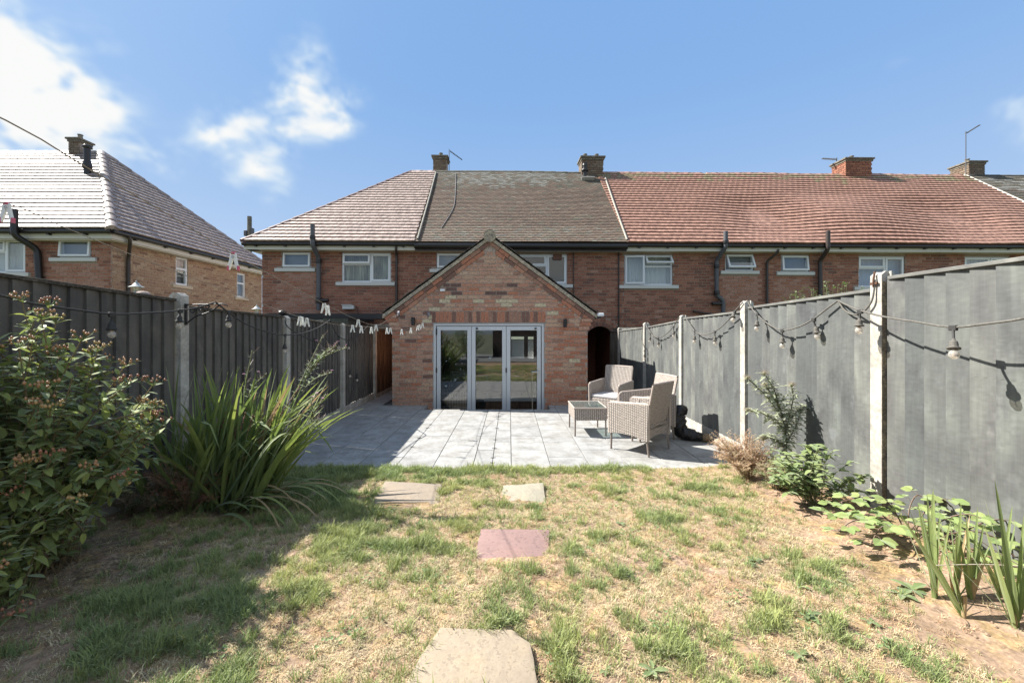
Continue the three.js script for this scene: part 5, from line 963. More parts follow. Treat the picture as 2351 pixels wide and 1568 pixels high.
armchair('wicker armchair showing its woven back, its shadow across the patio edge', 1.70, 5.42, Math.PI + 0.76);
armchair('wicker armchair set with its back to the grey fence', 2.0, 6.05, -Math.PI / 2 + 0.22);
armchair('wicker armchair nearest the dark arched passage', 1.82, 7.42, -Math.PI / 2 + 0.86);
{
  const t = thing('wicker_table', 'low wicker side table with a glass top', 'table', [1.185, 0.002, -6.34]), w = 0.24, d = 0.30, h = 0.42;
  part('apron', merge([rbx(-w, w, 0.23, h - 0.012, d - 0.02, d, 0.006), rbx(-w, w, 0.23, h - 0.012, -d, -d + 0.02, 0.006), rbx(-w, -w + 0.02, 0.23, h - 0.012, -d + 0.02, d - 0.02, 0.006), rbx(w - 0.02, w, 0.23, h - 0.012, -d + 0.02, d - 0.02, 0.006)]), WICK, t);
  part('rim', merge([rbx(-w - 0.008, w + 0.008, h - 0.026, h, d - 0.012, d + 0.01, 0.008), rbx(-w - 0.008, w + 0.008, h - 0.026, h, -d - 0.01, -d + 0.012, 0.008), rbx(-w - 0.008, -w + 0.012, h - 0.026, h, -d + 0.013, d - 0.013, 0.008), rbx(w - 0.012, w + 0.008, h - 0.026, h, -d + 0.013, d - 0.013, 0.008)]), CANE, t);
  part('glass_top', bx(-w + 0.013, w - 0.013, h - 0.012, h - 0.006, -d + 0.013, d - 0.013), phys(lin(0.72, 0.80, 0.78), { roughness: 0.03, transmission: 0.92, thickness: 0, ior: 1.5 }), t);
  for (const [sx, sz] of [[-1, 1], [1, 1], [-1, -1], [1, -1]]) part('leg', pipe([V(sx * (w - 0.018), 0.26, sz * (d - 0.018)), V(sx * (w - 0.014), 0, sz * (d - 0.014))], 0.012, { seg: 2, sides: 8 }), LEGM, t);
}
// slumped black sack beside the fence
{
  const sack = (name, pts, m, parent) => {
    const curve = new THREE.CatmullRomCurve3(pts.map(([x, y, z]) => V(x, y, z))), g = new THREE.TubeGeometry(curve, 36, 1, 22, false), p = g.attributes.position, q = V(0, 0, 0), n = V(0, 0, 0), nn = g.attributes.normal;
    for (let i = 0; i < p.count; i++) { const t = Math.floor(i / 23) / 36, c = curve.getPointAt(t); n.fromBufferAttribute(nn, i); const k = Math.floor(t * (pts.length - 1)), f = t * (pts.length - 1) - k, r = lerp(pts[k][3], pts[Math.min(k + 1, pts.length - 1)][3], f) * (1 + fbm(n.x * 2.5 + t * 6, n.y * 2.5, n.z * 2.5 + t * 3, 4) * 0.55 + 0.05 * Math.sin(t * 40 + n.x * 5)); p.setXYZ(i, c.x + n.x * r, Math.max(0.004, c.y + n.y * r), c.z + n.z * r); }
    g.computeVertexNormals(); return part(name, puv(g), m, parent);
  };
  const x = 2.42, z = 5.92, s = thing('black_sack', 'crumpled black plastic sack slumped on the patio beside the grey fence', 'sack', [x, 0.002, -z]), bm = std(lin(0.012, 0.011, 0.011), { roughness: 0.42 });
  sack('upright_fold', [[0.13, 0.33, -0.06, 0.02], [0.09, 0.40, -0.06, 0.075], [0.02, 0.37, -0.05, 0.10], [0.0, 0.22, -0.02, 0.115], [0.02, 0.06, 0.02, 0.10], [0.05, 0.02, 0.03, 0.02]], bm, s);
  sack('lying_fold', [[-0.04, 0.10, 0.05, 0.02], [0.0, 0.10, 0.06, 0.085], [0.12, 0.075, 0.10, 0.085], [0.24, 0.06, 0.15, 0.07], [0.29, 0.055, 0.17, 0.045]], bm, s);
  sack('torn_paper_end', [[0.27, 0.055, 0.165, 0.045], [0.31, 0.055, 0.185, 0.062], [0.35, 0.04, 0.20, 0.045], [0.37, 0.03, 0.21, 0.012]], std(lin(0.34, 0.25, 0.15), { roughness: 1, map: rep(TX.grain, 6) }), s);
}
// broken rubble at the corner of the patio
{
  const rock = (seed, r) => { const g = new THREE.IcosahedronGeometry(r, 2), p = g.attributes.position, q = V(0, 0, 0); for (let i = 0; i < p.count; i++) { q.fromBufferAttribute(p, i); const k = 1 + fbm(q.x / r * 1.2 + seed, q.y / r * 1.2, q.z / r * 1.2, 3) * 0.9; p.setXYZ(i, q.x * k, q.y * k * 0.6, q.z * k); } return puv(toCreasedNormals(g, 0.5)); };
  const rm = std(lin(0.42, 0.34, 0.27), { map: rep(TX.stone, 4), roughness: 1 });
  for (const [px, py, r, i] of [[1655, 1022, 0.10, 1], [1672, 1034, 0.12, 2], [1690, 1052, 0.09, 3], [1712, 1062, 0.12, 4], [1745, 1078, 0.10, 5], [1640, 1012, 0.07, 6]]) { const [x, z] = onLawn(px, py); solid('rubble', rock(i * 3.3, r), rm, 'lump of pale rubble along the foot of the grey fence', 'rubble', [x, gh(x, z) + r * 0.25, -z], 'rubble along the fence'); }
}
// stepping stones
const STONES = [];
{
  const slabOf = (label, corners, mat, t = 0.010) => {
    const pts = corners.map(([px, py]) => onLawn(px, py)), cx = pts.reduce((a, p) => a + p[0], 0) / pts.length, cz = pts.reduce((a, p) => a + p[1], 0) / pts.length, y = gh(cx, cz) + t;
    STONES.push(pts);
    const dense = []; pts.forEach((p, i) => { const n = pts[(i + 1) % pts.length]; for (let k = 0; k < 6; k++) { const f = k / 6, x = lerp(p[0], n[0], f), z = lerp(p[1], n[1], f); dense.push(new THREE.Vector2(x - cx + fbm(x * 9, z * 9, 1, 2) * 0.012, z - cz + fbm(z * 9, x * 9, 7, 2) * 0.012)); } });
    const g = puv(toCreasedNormals(new THREE.ExtrudeGeometry(new THREE.Shape(dense), { depth: 0.05, bevelEnabled: true, bevelSize: 0.005, bevelThickness: 0.005, bevelSegments: 2 }).rotateX(-Math.PI / 2), 0.6));
    // the lawn rises towards the viewer: lay the slab along it
    const slope = (gh(cx, cz - 0.3) - gh(cx, cz + 0.3)) / 0.6, o = solid('stepping_stone', g, mat, label, 'paving slab', [cx, y - 0.05, -cz]); o.rotation.x = Math.atan(slope) * 0.9;
    return o;
  };
  const buff = (c) => std(c, { map: rep(TX.slab, 1.1), bumpMap: rep(TX.stoneB, 2.4), bumpScale: 0.003, roughness: 0.95 });
  slabOf('buff stepping stone half in shade beside the strap leaved clump', [[885, 1117], [1013, 1120], [1002, 1168], [838, 1168]], buff(lin(0.30, 0.245, 0.19)));
  slabOf('cream stepping stone close to the patio edge', [[1157, 1120], [1246, 1120], [1253, 1157], [1146, 1157]], buff(lin(0.36, 0.325, 0.25)));
  slabOf('smooth pink square stepping stone in the lawn', [[1106, 1224], [1260, 1226], [1257, 1296], [1087, 1292]], std(lin(0.285, 0.182, 0.165), { map: rep(TX.slab, 0.7), bumpMap: rep(TX.grainB, 3), bumpScale: 0.0006, roughness: 0.85 }));
  slabOf('large buff riven stepping stone with a worn corner', [[1010, 1450], [1090, 1453], [1175, 1458], [1215, 1490], [1240, 1620], [915, 1620], [965, 1520]], buff(lin(0.345, 0.28, 0.205)), 0.012);
}
// lanterns standing behind the charcoal fence
{
  const lan = (px, py, X, label, h) => {
    const z = F * X / (CX - px), p = W(px, py, z), l = thing('solar_lantern', label, 'lantern', [p.x, 0.02, p.z]), K = h, wm = std(lin(0.34, 0.36, 0.36), { roughness: 0.6 }), y = p.y - 0.02;
const Q = (pts) => pts.map(([r, yy]) => [Math.max(0.001, r * K), y + yy * K]);
    part('post', puv(new THREE.CylinderGeometry(0.02, 0.025, y - 0.125 * K, 10).translate(0, (y - 0.125 * K) / 2, 0)), wm, l);
    part('roof', lathe(Q([[0, 0.10], [0.05, 0.075], [0.085, 0.02], [0.15, -0.005], [0.152, -0.018], [0.06, -0.012]]), 6), wm, l); part('finial', lathe(Q([[0, 0.15], [0.012, 0.13], [0.02, 0.115], [0.03, 0.095], [0, 0.09]]), 8), wm, l);
    part('glass', lathe(Q([[0.045, -0.11], [0.075, -0.016]]), 6), std(lin(0.62, 0.58, 0.40), { roughness: 0.5 }), l); part('base', lathe(Q([[0, -0.10], [0.055, -0.105], [0.05, -0.125], [0, -0.126]]), 8), wm, l);
    for (let k = 0; k < 6; k++) { const a = k * Math.PI / 3; part('bar', pipe([V(Math.cos(a) * 0.047 * K, y - 0.11 * K, Math.sin(a) * 0.047 * K), V(Math.cos(a) * 0.078 * K, y - 0.02 * K, Math.sin(a) * 0.078 * K)], 0.006 * K, { seg: 1, sides: 5 }), wm, l); }
  };
  lan(312, 658, 3.3, 'white garden lantern with hexagonal roof behind the charcoal fence', 0.38);
  lan(589, 709, 3.5, 'small cream garden lantern in front of the gap between the houses', 0.42);
  const p = W(350, 676, 3.87); solid('fence_ornament', lathe([[0.001, 0.034], [0.03, 0.03], [0.05, 0.014], [0.054, 0], [0.05, -0.014], [0.001, -0.016]], 14), std(lin(0.42, 0.33, 0.28), { map: rep(TX.grain, 6) }), 'rounded terracotta ornament on the charcoal fence top', 'ornament', [FL - 0.03, 1.85, -3.55]);
}

// ================================================================ plants
function tri(g) { return g; }
// broad leaf: grows along +z from the origin, upper side +y, unit length
function leafGeo({ wide = 0.4, fold = 0.25, curl = 0.35, n = 5, tip = 1.0, belly = 0.42, teeth = 0 } = {}) {
  const pos = [], row = (t) => { const w = wide / 2 * Math.pow(Math.sin(Math.PI * Math.pow(t, Math.log(0.5) / Math.log(belly))), 0.85) * (1 + teeth * (Math.round(t * n) % 2 ? 1 : -1)), y = -curl * t * t, z = t; return [[-w, y + fold * w, z], [0, y, z], [w, y + fold * w, z]]; };
  for (let i = 0; i < n; i++) { const a = row(i / n), b = row((i + 1) / n); for (const k of [0, 1]) { if (i > 0) pos.push(...a[k], ...b[k], ...a[k + 1]); if (i === 0) pos.push(...a[1], ...b[k], ...b[k + 1]); else if (i < n - 1 || true) pos.push(...a[k + 1], ...b[k], ...b[k + 1]); } }
  const g = new THREE.BufferGeometry(); g.setAttribute('position', new THREE.Float32BufferAttribute(pos, 3)); g.computeVertexNormals();
  return puv(g);
}
const aim = (p, d, up, s, sx = s) => {                      // matrix putting a leaf at p, pointing along d
  const z = d.clone().normalize(), x = up.clone().cross(z).normalize(), y = z.clone().cross(x);
  return new THREE.Matrix4().makeBasis(x.multiplyScalar(sx), y.multiplyScalar(s), z.multiplyScalar(s)).setPosition(p);
};
// long strap leaf as its own geometry
function strap(base, dir, len, w, droop, tw, n = 9, kink = 0) {
  const p = base.clone(), d = dir.clone().normalize(), side = V(-d.z, 0, d.x); if (side.lengthSq() < 1e-4) side.set(1, 0, 0); side.normalize().applyAxisAngle(d, tw);
  const rows = [], ds = len / n;
  for (let i = 0; i <= n; i++) {
    const t = i / n, ww = w / 2 * Math.min(1, 0.35 + t * 2.4) * Math.pow(1 - t, 0.55) * (t > 0.999 ? 0 : 1), s = side.clone().addScaledVector(d, -side.dot(d)).normalize(), nn = s.clone().cross(d);
    rows.push([p.clone().addScaledVector(s, -ww).addScaledVector(nn, ww * 0.25), p.clone(), p.clone().addScaledVector(s, ww).addScaledVector(nn, ww * 0.25)]);
    p.addScaledVector(d, ds); d.y -= droop * ds * (0.3 + t * 1.6) + (kink && Math.abs(t - kink) < 0.06 ? 0.9 : 0); d.normalize();
  }
  const pos = []; for (let i = 0; i < n; i++) for (const k of [0, 1]) pos.push(...rows[i][k].toArray(), ...rows[i + 1][k].toArray(), ...rows[i][k + 1].toArray(), ...rows[i][k + 1].toArray(), ...rows[i + 1][k].toArray(), ...rows[i + 1][k + 1].toArray());
  const g = new THREE.BufferGeometry(); g.setAttribute('position', new THREE.Float32BufferAttribute(pos, 3)); g.computeVertexNormals(); return puv(g);
}
const twig = (pts, r, n = 8, sides = 4) => puv(new THREE.TubeGeometry(new THREE.CatmullRomCurve3(pts), n, r, sides, false));
const berryG = puv(new THREE.IcosahedronGeometry(1, 1));

// ---- berried shrub on the left
{
  const bxp = [-2.72, 2.32], S = thing('berried_shrub', 'large leafy shrub with clusters of brown berries beside the charcoal fence', 'shrub', [bxp[0], gh(...bxp), -bxp[1]]);
  const pal = [lin(0.245, 0.310, 0.082), lin(0.200, 0.265, 0.080), lin(0.290, 0.350, 0.088), lin(0.360, 0.410, 0.098), lin(0.170, 0.225, 0.085)], mats = pal.map((c) => leafMat(c, { clearcoat: 0.18, clearcoatRoughness: 0.32, transmission: 0.48 })), loose = leafMat(lin(1, 1, 1), { clearcoat: 0.18, clearcoatRoughness: 0.32, transmission: 0.48 });
  const gs = [leafGeo({ wide: 0.42, fold: 0.2, curl: 0.25 }), leafGeo({ wide: 0.46, fold: 0.35, curl: 0.4 }), leafGeo({ wide: 0.38, fold: 0.1, curl: 0.12 })];
  const leaves = [], stems = [], up = V(0, 1, 0), C = V(-0.02, 0.68, 0.02), yb = gh(...bxp);
  const berryM = [std(lin(0.36, 0.19, 0.09), { roughness: 0.35 }), std(lin(0.40, 0.26, 0.10), { roughness: 0.35 }), std(lin(0.30, 0.13, 0.075), { roughness: 0.35 })], calyx = leafMat(lin(0.16, 0.22, 0.05));
  const stemM = std(lin(0.17, 0.13, 0.07), { roughness: 0.9 });
  for (let k = 0; k < 185; k++) {
    let d; do { d = V(rnd(-1, 1), rnd(-0.75, 1), rnd(-1, 1)); } while (d.length() > 1 || d.length() < 0.2); d.normalize();
    const low = d.y < -0.05, tip = C.clone().add(V(d.x * 0.70, d.y * (low ? 0.66 : 0.82), d.z * 0.58).multiplyScalar(rnd(0.72, 1.04)));
    if (k === 0) tip.set(-0.02, 1.54, 0.0); if (k === 1) tip.set(0.66, 1.08, 0.1); if (k === 2) tip.set(0.78, 0.95, 0.05); if (k === 3) tip.set(0.42, 1.32, 0.1); if (k === 4) tip.set(0.2, 1.44, 0.1);
    if (k >= 145) tip.set(rnd(-0.25, 0.62), rnd(0.05, 0.55), rnd(0.15, 0.62));
    if (tip.x < -0.36) tip.x = rnd(-0.36, -0.2); if (tip.y < 0.06) tip.y = rnd(0.06, 0.2);
    const base = V(rnd(-0.18, 0.18), -0.02, rnd(-0.2, 0.2)), mid = base.clone().lerp(tip, 0.5).add(V(0, 0.12 + (low ? 0.18 : 0), 0)), curve = new THREE.CatmullRomCurve3([base, mid, tip]);
    stems.push(twig([base, base.clone().lerp(mid, 0.5).add(V(0, 0.03, 0)), mid, tip], 0.0036, 10, 4));
    const n = 15 + Math.floor(R() * 5);
    for (let i = 0; i < n; i++) {
      const t = lerp(k >= 145 ? 0.2 : 0.36, 0.99, i / (n - 1)), p = curve.getPointAt(t), tan = curve.getTangentAt(t), a = V(0, 1, 0).cross(tan).normalize().applyAxisAngle(tan, (i % 2) * 1.57 + rnd(-0.4, 0.4));
      for (const s of [-1, 1]) { const dir = a.clone().multiplyScalar(s).addScaledVector(tan, 0.55).add(V(0, rnd(-0.15, 0.25), 0)), L = rnd(0.065, 0.105) * (t > 0.9 ? 0.75 : 1); leaves.push({ g: gs[Math.floor(R() * 3)], m: aim(p, dir, V(rnd(-0.3, 0.3), 1, rnd(-0.3, 0.3)), L), c: Math.min(4, Math.floor(R() * 3 + (t > 0.85 ? R() * 1.3 : 0)) + (R() < 0.1 ? 1 : 0)), p: -tip.y * 0.4 - p.z + rnd(0, 0.5) }); }
      // side shoot
      if (i > 2 && i < n - 2 && R() < 0.30) { const q = p.clone().addScaledVector(a.clone().multiplyScalar(R() < 0.5 ? 1 : -1).addScaledVector(tan, 0.6).normalize(), rnd(0.07, 0.15)); stems.push(twig([p, p.clone().lerp(q, 0.5).add(V(0, 0.008, 0)), q], 0.0028, 4, 3)); for (let j = 0; j < 5; j++) { const dd = V(rnd(-1, 1), rnd(-0.2, 0.6), rnd(-1, 1)); leaves.push({ g: gs[Math.floor(R() * 3)], m: aim(p.clone().lerp(q, 0.3 + j * 0.17), dd, up, rnd(0.05, 0.078)), c: Math.floor(R() * 4), p: -p.z + rnd(0, 0.6) }); } }
    }
    if (k < 5 || (d.y > -0.35 && R() < 0.72)) {
      const cl = grp('berry_cluster', S), bs = [], cs = [], bn = 8 + Math.floor(R() * 8); cl.position.copy(tip);
      for (let i = 0; i < bn; i++) { const o = V(rnd(-0.045, 0.045), rnd(0.012, 0.05), rnd(-0.045, 0.045)), r = rnd(0.0055, 0.0075); bs.push(berryG.clone().applyMatrix4(M4(o.x, o.y, o.z, r, r * 1.25, r))); bs.push(puv(new THREE.ConeGeometry(r * 0.28, r * 1.6, 4).translate(o.x, o.y + r * 1.7, o.z))); cs.push(twig([V(0, -0.01, 0), V(o.x * 0.5, o.y * 0.3, o.z * 0.5), o], 0.0015, 3, 3)); if (R() < 0.7) cs.push(gs[0].clone().applyMatrix4(aim(o.clone().add(V(0, -r, 0)), V(o.x, 0.01, o.z), up, 0.02))); }
      part('berries', merge(bs), pick(berryM), cl).userData.kind = 'stuff'; part('stalks', merge(cs), calyx, cl);
    }
  }
  part('stems', merge(stems), stemM, S);
  for (const it of leaves) { const e = it.m.elements; if (bxp[0] + e[12] < FL + 0.06) e[12] = FL + 0.07 - bxp[0] + Math.abs(e[12]) * 0.02; }
  pieces('leaf', leaves, pal, mats, loose, S);
  // a few yellow late flowers low down
  const yel = leafMat(lin(0.55, 0.36, 0.02)); for (const [x, y, z] of [[0.05, 0.42, 0.46], [0.12, 0.30, 0.48], [0.30, 0.42, 0.44], [-0.05, 0.10, 0.5]]) part('flower', merge(Array.from({ length: 5 }, (_, i) => gs[2].clone().applyMatrix4(aim(V(0, 0, 0), V(Math.cos(i * 1.257), 0.45, Math.sin(i * 1.257)), up, 0.024)))), yel, S, x, y, z);
}

// ---- strap leaved clump with willowherb
{
  const c = onLawn(495, 1150), S = thing('strap_leaf_clump', 'big clump of green strap leaves partly lit beside the charcoal fence', 'plant', [c[0], gh(...c), -c[1]]);
  const pal = [lin(0.215, 0.295, 0.072), lin(0.180, 0.260, 0.070), lin(0.255, 0.330, 0.076), lin(0.305, 0.370, 0.084)], mats = pal.map((q) => leafMat(q, { map: rep(TX.leaf, 9, 0.5), transmission: 0.48, clearcoat: 0.2 })), tan = leafMat(lin(0.42, 0.30, 0.15)), rust = leafMat(lin(0.22, 0.10, 0.045));
  for (let k = 0; k < 290; k++) {
    const right = R() < 0.55, ang = right ? rnd(-0.7, 0.9) : rnd(0, Math.PI * 2), out = right ? rnd(0.1, 0.78) : rnd(0.05, 0.75), b = right ? V(rnd(-0.05, 0.50), -0.01, rnd(-0.22, 0.28)) : V(rnd(-0.38, 0.35), -0.01, rnd(-0.26, 0.26));
    const d = V(Math.cos(ang) * out, 1, Math.sin(ang) * out * 0.8), len = rnd(0.62, 1.24), w = rnd(0.038, 0.070);
    if (b.x + d.x * len < -0.55) d.x *= 0.4;
    part('leaf', strap(b, d, len, w, rnd(0.15, 1.0) * (out > 0.7 ? 1.5 : 1), rnd(-1.2, 1.2), 10, R() < 0.10 ? rnd(0.5, 0.75) : 0), R() < 0.05 ? tan : pick(mats), S);
  }
  for (let k = 0; k < 22; k++) { const b = V(rnd(0.05, 0.4), 0.0, rnd(0, 0.3)), ang = rnd(-0.5, 0.7); part('fallen_leaf', strap(b, V(Math.cos(ang), rnd(0.35, 0.8), Math.sin(ang)), rnd(0.6, 1.0), rnd(0.024, 0.04), rnd(1.4, 2.4), rnd(-0.5, 0.5), 11), R() < 0.3 ? tan : pick(mats), S); }
  // seed stalks
  for (let k = 0; k < 9; k++) { const a = rnd(-1, 1.3), b = V(rnd(-0.2, 0.3), 0, rnd(-0.1, 0.1)), e = b.clone().add(V(Math.cos(a) * rnd(0.3, 0.7), rnd(0.75, 1.0), Math.sin(a) * 0.3)), m = b.clone().lerp(e, 0.6).add(V(0, 0.12, 0)); part('flower_stalk', twig([b, m, e], 0.003, 10, 4), rust, S); (part('seed_spray', merge(Array.from({ length: 10 }, (_, i) => berryG.clone().applyMatrix4(M4(lerp(m.x, e.x, i / 9), lerp(m.y, e.y, i / 9) + 0.006 * (i % 2 ? 1 : -1), lerp(m.z, e.z, i / 9), 0.006, 0.008, 0.006)))), rust, S).userData.kind = 'stuff'); }

  const will = (px, py, tx, ty, zz, label, hgt) => {
    const b0 = onLawn(px, py), H = thing('willowherb', label, 'wildflower', [b0[0], gh(...b0), -b0[1]]), tip = W(tx, ty, zz).sub(H.position);
    const stemM = leafMat(lin(0.16, 0.19, 0.07)), lm = leafMat(lin(0.135, 0.195, 0.055)), pm = leafMat(lin(0.62, 0.22, 0.46)), pod = leafMat(lin(0.26, 0.17, 0.12)), g1 = leafGeo({ wide: 0.24, fold: 0.15, curl: 0.3, n: 4 });
    const shoots = [[V(0, 0, 0), tip, 1]]; for (let i = 0; i < hgt; i++) { const t = rnd(0.5, 0.8), q = tip.clone().multiplyScalar(t); shoots.push([q, q.clone().add(V(rnd(0.0, 0.30), rnd(0.12, 0.26), rnd(-0.1, 0.1))), 0.5]); }
    for (const [a, e, k] of shoots) {
      const cv = new THREE.CatmullRomCurve3([a, a.clone().lerp(e, 0.5).add(V(-0.03 * k, 0.05 * k, 0)), e]), sh = grp('shoot', H), lv = [], pd = [], fl = [];
      part('stem', puv(new THREE.TubeGeometry(cv, 12, 0.004, 4, false)), stemM, sh);
      for (let i = 0; i < 30 * k + 10; i++) { const t = i / (30 * k + 10), p = cv.getPointAt(t), an = i * 2.4, L = lerp(0.085, 0.03, t); if (t > 0.12) lv.push(g1.clone().applyMatrix4(aim(p, V(Math.cos(an), 0.5 + t * 0.6, Math.sin(an)), V(0, 1, 0), L))); if (t > 0.62) { const q = V(Math.cos(an), rnd(0.6, 1.4), Math.sin(an)).multiplyScalar(rnd(0.025, 0.06)); pd.push(twig([p, p.clone().addScaledVector(q, 0.5), p.clone().add(q)], 0.0018, 3, 3)); if (R() < 0.16 && t > 0.7) for (let m = 0; m < 4; m++) fl.push(g1.clone().applyMatrix4(aim(p.clone().add(q), V(Math.cos(m * 1.57), 0.4, Math.sin(m * 1.57)), V(0, 1, 0), 0.014, 0.05))); } }
      part('leaves', merge(lv), lm, sh); if (pd.length) (part('pods', merge(pd), pod, sh).userData.kind = 'stuff'); if (fl.length) part('petals', merge(fl), pm, sh);
    }
  };
  will(610, 1110, 742, 768, 3.35, 'tall leaning pink willowherb rising from the strap leaves', 6);
  will(540, 1120, 578, 805, 3.35, 'shorter upright willowherb rising behind the strap leaves', 2);
  will(640, 1130, 748, 905, 3.2, 'low sprawling willowherb stem with small pink flowers', 3);
}
// fine dry weeds
function dryWeed(label, px, py, hgt, spread, cols, n, leanX = 0) {
  const c = onLawn(px, py), S = thing('dry_weed', label, 'weed', [c[0], gh(...c), -c[1]]), ms = cols.map((q) => leafMat(q, { clearcoat: 0 })), g1 = leafGeo({ wide: 0.3, fold: 0.2, curl: 0.3, n: 3 });
  ms.forEach((m, j) => {
    const st = [], sd = [];
    for (let k = 0; k < n / ms.length; k++) {
      const a = rnd(0, 6.28), r = Math.sqrt(R()) * spread, e = V(Math.cos(a) * r + leanX * hgt, hgt * rnd(0.35, 1) * (1 - 0.35 * r / spread), Math.sin(a) * r * 0.8), b = V(e.x * 0.25 * R(), 0, e.z * 0.25 * R()), mid = b.clone().lerp(e, 0.5).add(V(0, 0.06, 0)), cv = new THREE.CatmullRomCurve3([b, mid, e]);
      st.push(puv(new THREE.TubeGeometry(cv, 6, 0.0022, 3, false)));
      for (let i = 0; i < 15; i++) { const t = 0.3 + i * 0.048, p = cv.getPointAt(Math.min(1, t)), an = rnd(0, 6.28), q = p.clone().add(V(Math.cos(an) * 0.045, rnd(0.0, 0.05), Math.sin(an) * 0.045)); st.push(puv(new THREE.TubeGeometry(new THREE.LineCurve3(p, q), 1, 0.0014, 3, false))); for (let u = 0; u < 4; u++) sd.push(g1.clone().applyMatrix4(aim(p.clone().lerp(q, 0.4 + u * 0.2), V(rnd(-1, 1), rnd(-0.4, 1), rnd(-1, 1)), V(0, 1, 0.1), rnd(0.012, 0.024)))); }
    }
    part('stems', merge(st), m, S); const o = part('seed_heads', merge(sd), m, S); o.userData.kind = 'stuff';
  });
}
dryWeed('withered rust brown dock stems between shrub and strap leaves', 432, 1175, 0.52, 0.34, [lin(0.36, 0.15, 0.075), lin(0.30, 0.18, 0.09), lin(0.15, 0.16, 0.06)], 84);
dryWeed('withered brown undergrowth at the foot of the strap leaf clump', 300, 1180, 0.32, 0.34, [lin(0.26, 0.17, 0.09), lin(0.13, 0.14, 0.05)], 44);
dryWeed('feathery dry brown weed at the patio corner by the grey fence', 1722, 1100, 0.56, 0.33, [lin(0.54, 0.37, 0.21), lin(0.46, 0.27, 0.15), lin(0.56, 0.43, 0.25)], 96, -0.14);
dryWeed('low straw coloured weed between dry weed and leafy shrub', 1790, 1125, 0.30, 0.24, [lin(0.42, 0.31, 0.17), lin(0.20, 0.20, 0.07)], 60);

// ---- thistle
{
  const c = [2.66, 4.0], S = thing('thistle', 'tall grey green thistle gone to seed against the grey fence', 'thistle', [c[0], gh(...c), -c[1]]), tm = leafMat(lin(0.37, 0.40, 0.26), { clearcoat: 0.1 }), sm = leafMat(lin(0.20, 0.21, 0.11), { clearcoat: 0 }), hm = leafMat(lin(0.46, 0.35, 0.23), { clearcoat: 0 }), bm = leafMat(lin(0.24, 0.26, 0.14), { clearcoat: 0 }), g1 = leafGeo({ wide: 0.34, fold: 0.5, curl: 0.5, n: 6, teeth: 0.45 });
  const at = (px, py, z = 4.0) => W(px, py, z).sub(S.position), base = V(0, 0, 0), main = [base, at(1806, 1010), at(1788, 930), at(1757, 885)];
  const shoots = [[main, 0.008], [[at(1795, 960), at(1765, 915), at(1735, 885), at(1716, 868)], 0.005], [[at(1790, 940), at(1780, 900), at(1762, 868), at(1755, 858)], 0.005], [[at(1804, 1000), at(1815, 950), at(1822, 910), at(1818, 885)], 0.005], [[at(1800, 985), at(1765, 955), at(1740, 945), at(1716, 943)], 0.004], [[at(1806, 1020), at(1825, 985), at(1835, 960), at(1838, 945)], 0.004], [[at(1806, 1030), at(1780, 1010), at(1762, 1000), at(1752, 1008)], 0.004], [[at(1800, 980), at(1830, 945), at(1845, 935), at(1868, 934)], 0.003]];
  for (const [pts, r] of shoots) {
    const b = grp('branch', S), cv = new THREE.CatmullRomCurve3(pts), lv = [], n = r > 0.006 ? 80 : 48; part('stem', puv(new THREE.TubeGeometry(cv, 14, r, 5, false)), sm, b);
    for (let i = 0; i < n; i++) { const t = i / n, p = cv.getPointAt(t), a = i * 2.4; lv.push(g1.clone().applyMatrix4(aim(p, V(Math.cos(a), rnd(-0.1, 0.8), Math.sin(a)), V(0, 1, 0.05), rnd(0.055, 0.12) * (r > 0.006 ? 1.2 : 0.85)))); for (let k = 0; k < 3; k++) { const q = V(rnd(-1, 1), rnd(-0.3, 1), rnd(-1, 1)).normalize().multiplyScalar(0.025); lv.push(puv(new THREE.ConeGeometry(0.0018, 0.03, 3)).applyMatrix4(aim(p.clone().add(q), q, V(0.3, 1, 0), 1))); } }
    part('leaves', merge(lv), tm, b);
    const e = pts[pts.length - 1], hd = [puv(new THREE.SphereGeometry(0.016, 8, 6).scale(1, 1.2, 1))], fz = []; for (let i = 0; i < 60; i++) { const q = V(rnd(-1, 1), rnd(-0.2, 1), rnd(-1, 1)).normalize(); fz.push(puv(new THREE.ConeGeometry(0.0014, 0.04, 3).translate(0, 0.02, 0)).applyMatrix4(aim(q.clone().multiplyScalar(0.012), q, V(0.3, 0.5, 0.8), 1).multiply(new THREE.Matrix4().makeRotationX(Math.PI / 2)))); }
    part('bud', merge(hd), bm, b).position.copy(e); part('seed_fluff', merge(fz), hm, b).position.copy(e);
  }
}
